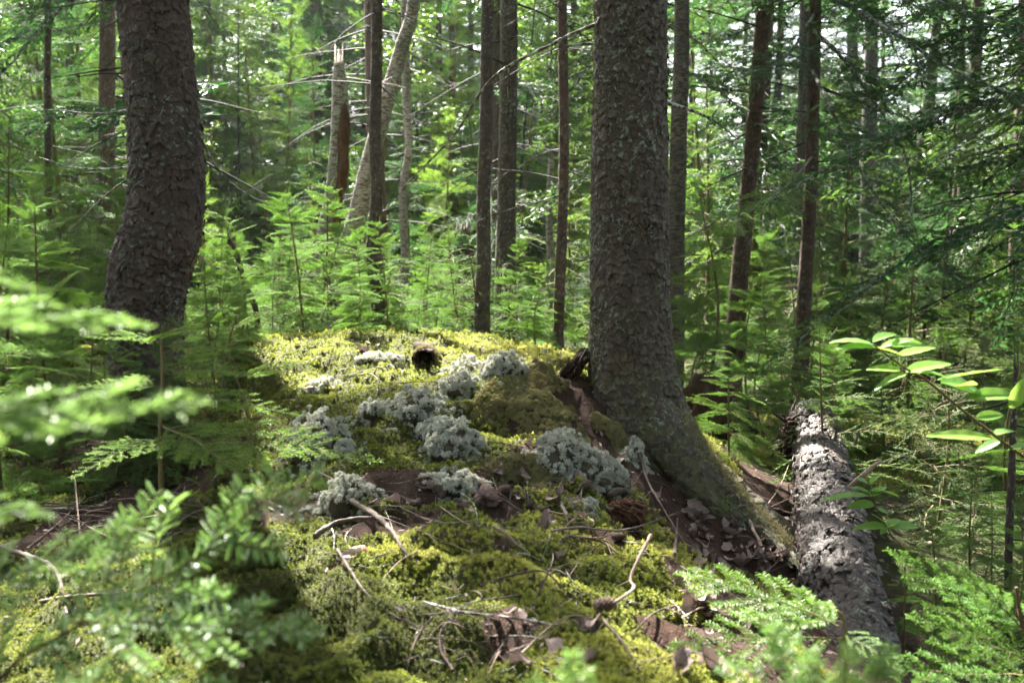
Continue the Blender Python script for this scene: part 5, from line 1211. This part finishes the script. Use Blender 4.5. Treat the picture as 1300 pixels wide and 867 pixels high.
for i, (px, py, s, rz, lab) in enumerate([(431, 648, 1, .2, 'spruce cone under the twigs on the round lichen cushion'), (576, 645, 1, 1.2, 'spruce cone at the edge of the low grey lichen patch'), (588, 649, .8, 2.4, 'reddish spruce cone touching the one by the low lichen patch'),
        (640, 628, 1, .4, 'spruce cone lying right of the low grey lichen patch'), (626, 641, .9, 2.9, 'open spruce cone below the lichen patch among twigs'), (671, 647, .9, 1.0, 'dark spruce cone alone on bright moss'), (785, 687, 1, .1, 'spruce cone beneath the long light grey twig'), (766, 777, 1.2, .3, 'spruce cone at the foot of the forked pinkish twig')]):
    o = place(cm, 'spruce_cone', None, on_ground(px, py, .010), rz, s * 1.15); tag(o, lab, 'cone', 'spruce cones on the mound')

# ------------------------------------------------------------------ near fir sprays
def spray(parent, base, lib, k, a, b, up=(0, -.25, 1), width=1.0, name='bough', mats=('fir_near', 'live_twig'), dc=0.0):
    """one bough from point a to point b"""
    B_ = lib[k % len(lib)]; a = np.asarray(a); b = np.asarray(b); X = norm(b - a); s = np.linalg.norm(b - a) / B_.L; Y = norm(np.cross(np.asarray(up, float), X)); Z = np.cross(X, Y)
    V = B_.V * s * [1, width, 1]; v = V[:, :1] * X + V[:, 1:2] * Y + V[:, 2:] * Z + a - base
    g = Geo(); g.add(v, B_.F, np.clip(B_.c + dc, 0, 1), B_.m)
    return g.obj(name, [M[m] for m in mats], parent, smooth=False)
def stem(parent, base, pts, r0, mat='live_twig', tip=.5):
    g = Geo(); tube(g, [np.asarray(p) - base for p in pts], r0 * np.linspace(1, tip, len(pts)), 8, len(pts) * 8, rough=.2); return g.obj('stem', M[mat], parent)
def near_fir(label, root, stem_pts, r0, boughs, lib, mats=('fir_near', 'live_twig'), group=None):
    base = np.array([root[0], root[1], float(H(root[0], root[1])) - .02])
    t = empty('fir_sapling', base, label, 'sapling', group); stem(t, base, [base - [0, 0, .05]] + [np.asarray(p) for p in stem_pts], r0)
    for i, q in enumerate(boughs):
        spray(t, base, lib, i, q[0], q[1], q[2] if len(q) > 2 else (0, -.25, 1), q[3] if len(q) > 3 else 1.0, mats=mats, dc=q[4] if len(q) > 4 else 0.0)
    return t
# close beside the lens: the big silver green spray and the two above it
q0 = P(-170, 900, 1.15)
near_fir('blurred silver green fir spreading its sprays over the dark moss close to the viewer', (q0[0], q0[1]), [q0 + [0, 0, -.05], P(-150, 700, 1.15), P(-140, 500, 1.1)], .009, [
    (P(-40, 900, 1.15), P(405, 600, 1.15), (.25, -.75, .7), .9), (P(90, 790, 1.13), P(410, 788, 1.08), (.1, -.6, .8), .8), (P(-60, 760, 1.15), P(180, 672, 1.2), (0, -.7, .7), .7), (P(0, 930, 1.05), P(330, 862, 1.05), (0, -.7, .7), .7),
    (P(120, 800, 1.14), P(160, 640, 1.2), (0, -.7, .8), .8)], close_b, ('close_fir', 'live_twig'))
q0 = P(-230, 900, .85)
near_fir('blurred bright green fir leaning in beside the curved trunk, closest to the viewer', (q0[0], q0[1]), [q0, P(-220, 600, .85), P(-200, 300, .85)], .008, [
    (P(-200, 400, .85), P(192, 390, .88), (0, -.45, .9), .55, .35), (P(-180, 560, .80), P(262, 482, .82), (0, -.5, .8), .6, .35),
    (P(-200, 330, .85), P(50, 350, .88), (0, -.45, .9), .5, .3), (P(-150, 640, .85), P(70, 640, .88), (0, -.5, .8), .7, .1)], close_b, ('close_fir', 'live_twig'))
# the flat sprays in front of the curved trunk
q0 = P(204, 640, 2.75)
near_fir('low flat layered sapling before the curved trunk, its sprays reaching the sunlit moss', (q0[0], q0[1]), [P(203, 560, 2.75), P(206, 480, 2.8), P(204, 425, 2.85)], .006, [
    (P(203, 560, 2.75), P(485, 550, 2.75), (0, -.35, 1), .9), (P(203, 555, 2.75), P(86, 588, 2.5), (0, -.35, 1), 1.1), (P(204, 540, 2.76), P(345, 585, 2.5), (0, -.35, 1), 1), (P(204, 500, 2.78), P(390, 505, 2.9), (0, -.3, 1), .9),
    (P(204, 490, 2.8), P(95, 478, 2.8), (0, -.3, 1), 1), (P(204, 470, 2.8), P(335, 462, 2.8), (0, -.35, 1), .9), (P(205, 440, 2.85), P(325, 428, 2.9), (0, -.35, 1), .9),
    (P(205, 432, 2.85), P(108, 416, 2.7), (0, -.4, 1), 1, .15), (P(205, 425, 2.85), P(250, 408, 2.6), (0, -.4, 1), 1, .15)], spray_b, ('bright_fir', 'live_twig'))
q0 = P(330, 560, 3.5)
near_fir('wispy half bare sapling between the layered one and the sunlit moss', (q0[0], q0[1]), [P(310, 510, 3.5), P(290, 450, 3.5), P(300, 400, 3.5)], .005, [
    (P(300, 480, 3.5), P(400, 448, 3.6), (0, -.35, 1), .7), (P(290, 450, 3.5), P(200, 455, 3.5), (0, -.3, 1), .8), (P(298, 415, 3.5), P(350, 385, 3.5), (0, -.35, 1), .9)], spray_b, ('bright_fir', 'live_twig'))
for i, (px, d, s, k, lab) in enumerate([(385, 6.5, .85, 0, 'bright bushy fir whose upswept tips overlook the sunlit patch'), (455, 5.9, .55, 1, 'short fir standing in front of the crooked spruce foot'), (60, 4.2, .95, 0, 'spruce like sapling with light green finger tips in the shade'), (-5, 3.7, .95, 1, 'dark sapling at the shaded edge behind the blurred fir'), (130, 3.6, .5, 1, 'small sapling in front of the foot of the curved trunk'), (270, 4.6, .55, 1, 'small fir close beside the foot of the curved trunk'), (222, 3.75, .52, 3, 'fir sapling whose tip crosses the lower bark of the curved trunk'), (165, 3.7, .5, 0, 'short sapling hiding the very foot of the curved trunk'), (95, 3.9, .62, 3, 'drooping sapling in the shade beyond the thick broken branch')]):
    set_sapling(pr_small[k], foot(px, d), d, s, 'fir_sapling', lab, 'sapling', None, i * 1.7)
# near the log
q0 = P(1075, 850, 2.0)
near_fir('sharp green fir spray spread over the litter in front of the log', (q0[0], q0[1]), [P(1072, 800, 2.0), P(1062, 775, 2.0)], .005, [
    (P(1065, 795, 2.0), P(846, 712, 2.25), (.1, -.55, .9), .8, .1), (P(1070, 810, 2.0), P(852, 805, 1.95), (.1, -.5, .9), .75, .1), (P(1070, 790, 2.0), P(965, 755, 2.2), (0, -.5, .9), .9, .1), (P(1070, 800, 2.0), P(1150, 840, 1.9), (0, -.5, .9), .9)], near_b)
q0 = P(1330, 900, 2.0)
near_fir('green fir with ribbed sprays filling the corner beyond the log', (q0[0], q0[1]), [P(1325, 850, 2.0), P(1300, 800, 2.0), P(1290, 745, 2.0)], .007, [
    (P(1310, 850, 2.0), P(1128, 690, 2.15), (0, -.6, .8), .75), (P(1310, 800, 2.0), P(1180, 715, 2.3), (0, -.5, .9), .8), (P(1320, 860, 1.95), P(1110, 840, 1.9), (0, -.6, .8), .8), (P(1300, 800, 2.0), P(1215, 712, 1.95), (0, -.5, .9), .8, .1), (P(1300, 760, 2.0), P(1370, 700, 2.0), (0, -.5, .9), .8),
    (P(1310, 840, 2.0), P(1160, 775, 2.0), (0, -.5, .9), .9), (P(1310, 880, 1.8), P(1150, 880, 1.7), (0, -.5, .9), .9)], near_b, ('fir', 'live_twig'))
q0 = P(1100, 1000, 1.15)
near_fir('blurred light green fir tip poking up at the near end of the log', (q0[0], q0[1]), [P(1060, 950, 1.15)], .004, [
    (P(1040, 925, 1.12), P(983, 782, 1.12), (.1, -.8, .6), 1, .3), (P(1090, 925, 1.12), P(1078, 812, 1.12), (.1, -.8, .6), 1, .3), (P(1010, 930, 1.1), P(905, 846, 1.1), (0, -.8, .6), 1, .3), (P(1090, 930, 1.12), P(1140, 815, 1.12), (0, -.8, .6), 1, .2), (P(1050, 925, 1.12), P(1030, 820, 1.12), (.1, -.8, .6), 1, .2)], tip_b, ('close_fir', 'live_twig'))
q0 = P(735, 1000, 1.0)
near_fir('blurred pale green fir tip rising from below over the mossy slope', (q0[0], q0[1]), [P(735, 960, 1.0)], .003, [(P(742, 950, 1.0), P(731, 820, 1.0), (0, -.9, .5), 1, .4), (P(735, 960, 1.0), P(672, 856, 1.0), (0, -.9, .5), 1, .3)], tip_b, ('close_fir', 'live_twig'))
b0 = on_ground(917, 660)
near_fir('tiny fir seedling in the leaf litter below the root', (b0[0], b0[1]), [b0 + [0, 0, .05]], .002, [(b0 + [0, 0, .04], b0 + [.05, -.02, .055], (0, -.4, 1), 1, .3), (b0 + [0, 0, .04], b0 + [-.05, -.01, .05], (0, -.4, 1), 1, .3), (b0 + [0, 0, .045], b0 + [.01, -.03, .09], (0, -.8, .5), 1, .3), (b0 + [0, 0, .03], b0 + [.04, .03, .05], (0, -.4, 1), 1, .3)], near_b)
b0 = np.array([foot(930, 4.7), 4.7, 0]); b0[2] = float(H(b0[0], b0[1]))
near_fir('fir sapling with sun on its silvery layered sprays behind the root', (b0[0], b0[1]), [P(925, 540, 4.7), P(925, 500, 4.7), P(924, 480, 4.7)], .006, [
    (P(925, 520, 4.7), P(862, 498, 4.6)), (P(925, 520, 4.7), P(985, 545, 4.6)), (P(925, 540, 4.7), P(870, 545, 4.5)), (P(925, 550, 4.7), P(1000, 575, 4.5)), (P(925, 500, 4.7), P(975, 505, 4.8)), (P(924, 490, 4.7), P(890, 478, 4.7)), (P(925, 570, 4.7), P(880, 590, 4.5)), (P(925, 570, 4.7), P(985, 600, 4.6)), (P(924, 485, 4.7), P(950, 470, 4.7))], mid_b, ('bright_fir', 'live_twig'))

# ------------------------------------------------------------------ broad leaved shrubs
def broad_leaf(parent, base, a, b, w=.42, up=(0, -.35, 1), fold=.25, droop=.12, c=.5, name='leaf'):
    a = np.asarray(a); b = np.asarray(b); L = np.linalg.norm(b - a); X = norm(b - a); Y = norm(np.cross(np.asarray(up, float), X)); Z = np.cross(X, Y); nu, nv = 28, 9
    u, v = np.meshgrid(np.linspace(0, 1, nu), np.linspace(-1, 1, nv), indexing='ij')
    ww = np.clip(np.sin(np.pi * np.clip(u, 0, 1) ** .85), 0, 1) ** .8 * (1 - .25 * u) * .5 * w * L + .002
    z = abs(v) * ww * fold - droop * L * (u - .35) ** 2 + .02 * L * np.sin(u * 24) * (abs(v)) * .25
    q = (u * L)[..., None] * X + (v * ww)[..., None] * Y + z[..., None] * Z + (a - base); g = Geo(); i = np.arange(nu - 1)[:, None] * nv; j = np.arange(nv - 1)[None]; k = i + j
    g.add(q.reshape(-1, 3), np.stack([k, k + nv, k + nv + 1, k + 1], -1).reshape(-1, 4), c + .25 * (abs(v.ravel()) < .2) + .2 * (np.sin(u.ravel() * 34 - abs(v.ravel()) * 5) > .6)); return g.obj(name, M['shrub_leaf'], parent)
def shrub(label, root, stem_px, leaves, d, r0):
    base = np.array([root[0], root[1], float(H(root[0], root[1]))]); t = empty('leafy_shrub', base, label, 'shrub'); g = Geo()
    pts = [P(x, y, d + (q[0] if q else 0)) - base for x, y, *q in stem_px]; tube(g, [np.array([0, 0, -.03])] + pts, r0 * np.linspace(1, .35, len(pts) + 1), 7, len(pts) * 10, rough=.15); g.obj('stem', M['live_twig'], t)
    for i, (ax, ay, bx, by, w, c) in enumerate(leaves):
        rr_ = np.random.default_rng(i); broad_leaf(t, base, P(ax, ay, d), P(bx, by, d + rr_.uniform(-.03, .03)), w, (rr_.normal(0, .45), -.35 + rr_.normal(0, .3), 1), c=c, fold=.2 + .3 * rr_.random(), droop=rr_.uniform(.02, .25))
    return t
q0 = P(1560, 800, 2.2)
shrub('broad leaved shrub twig with pairs of long green leaves reaching in over the log', (q0[0], q0[1]), [(1500, 700), (1380, 625), (1300, 580), (1262, 552), (1215, 515), (1175, 482), (1150, 468), (1125, 450), (1108, 437)], [
    (1108, 436, 1053, 431, .42, .2), (1108, 434, 1138, 424, .6, .3), (1112, 440, 1062, 440, .3, .2), (1118, 441, 1160, 430, .35, .5), (1145, 450, 1093, 436, .3, .8), (1140, 452, 1187, 441, .36, .8), (1130, 437, 1172, 434, .3, .4), (1150, 472, 1207, 460, .4, .8), (1150, 474, 1110, 492, .25, .6),
    (1143, 470, 1100, 467, .28, .9), (1195, 485, 1249, 497, .62, .15), (1190, 482, 1275, 467, .3, .35), (1200, 478, 1170, 472, .4, .3), (1213, 490, 1240, 488, .6, .3), (1230, 505, 1300, 500, .3, .4), (1258, 555, 1177, 550, .22, .9), (1262, 552, 1290, 546, .7, .15), (1270, 560, 1238, 574, .5, .2),
    (1280, 570, 1330, 560, .35, .3), (1283, 518, 1303, 478, .55, 1.0), (1300, 580, 1340, 595, .4, .8), (1240, 530, 1275, 525, .35, .4)], 2.2, .0048)
q0 = P(1150, 760, 2.95)
shrub('small broad leaved seedling with two whorls of leaves beside the log', (q0[0], q0[1]), [(1148, 710), (1132, 680), (1118, 655), (1108, 630), (1103, 612)], [
    (1103, 628, 1040, 632, .3, .5), (1104, 626, 1078, 618, .4, .4), (1103, 614, 1088, 607, .6, .3), (1103, 614, 1118, 604, .5, .3), (1105, 622, 1142, 628, .5, .5), (1105, 630, 1125, 618, .6, .4), (1110, 640, 1075, 641, .35, .5), (1112, 645, 1128, 652, .5, .5),
    (1126, 668, 1084, 669, .3, .6), (1126, 668, 1168, 667, .3, .6), (1126, 668, 1142, 658, .5, .4), (1124, 664, 1107, 652, .5, .4), (1126, 668, 1118, 678, .5, .5)], 2.95, .003)
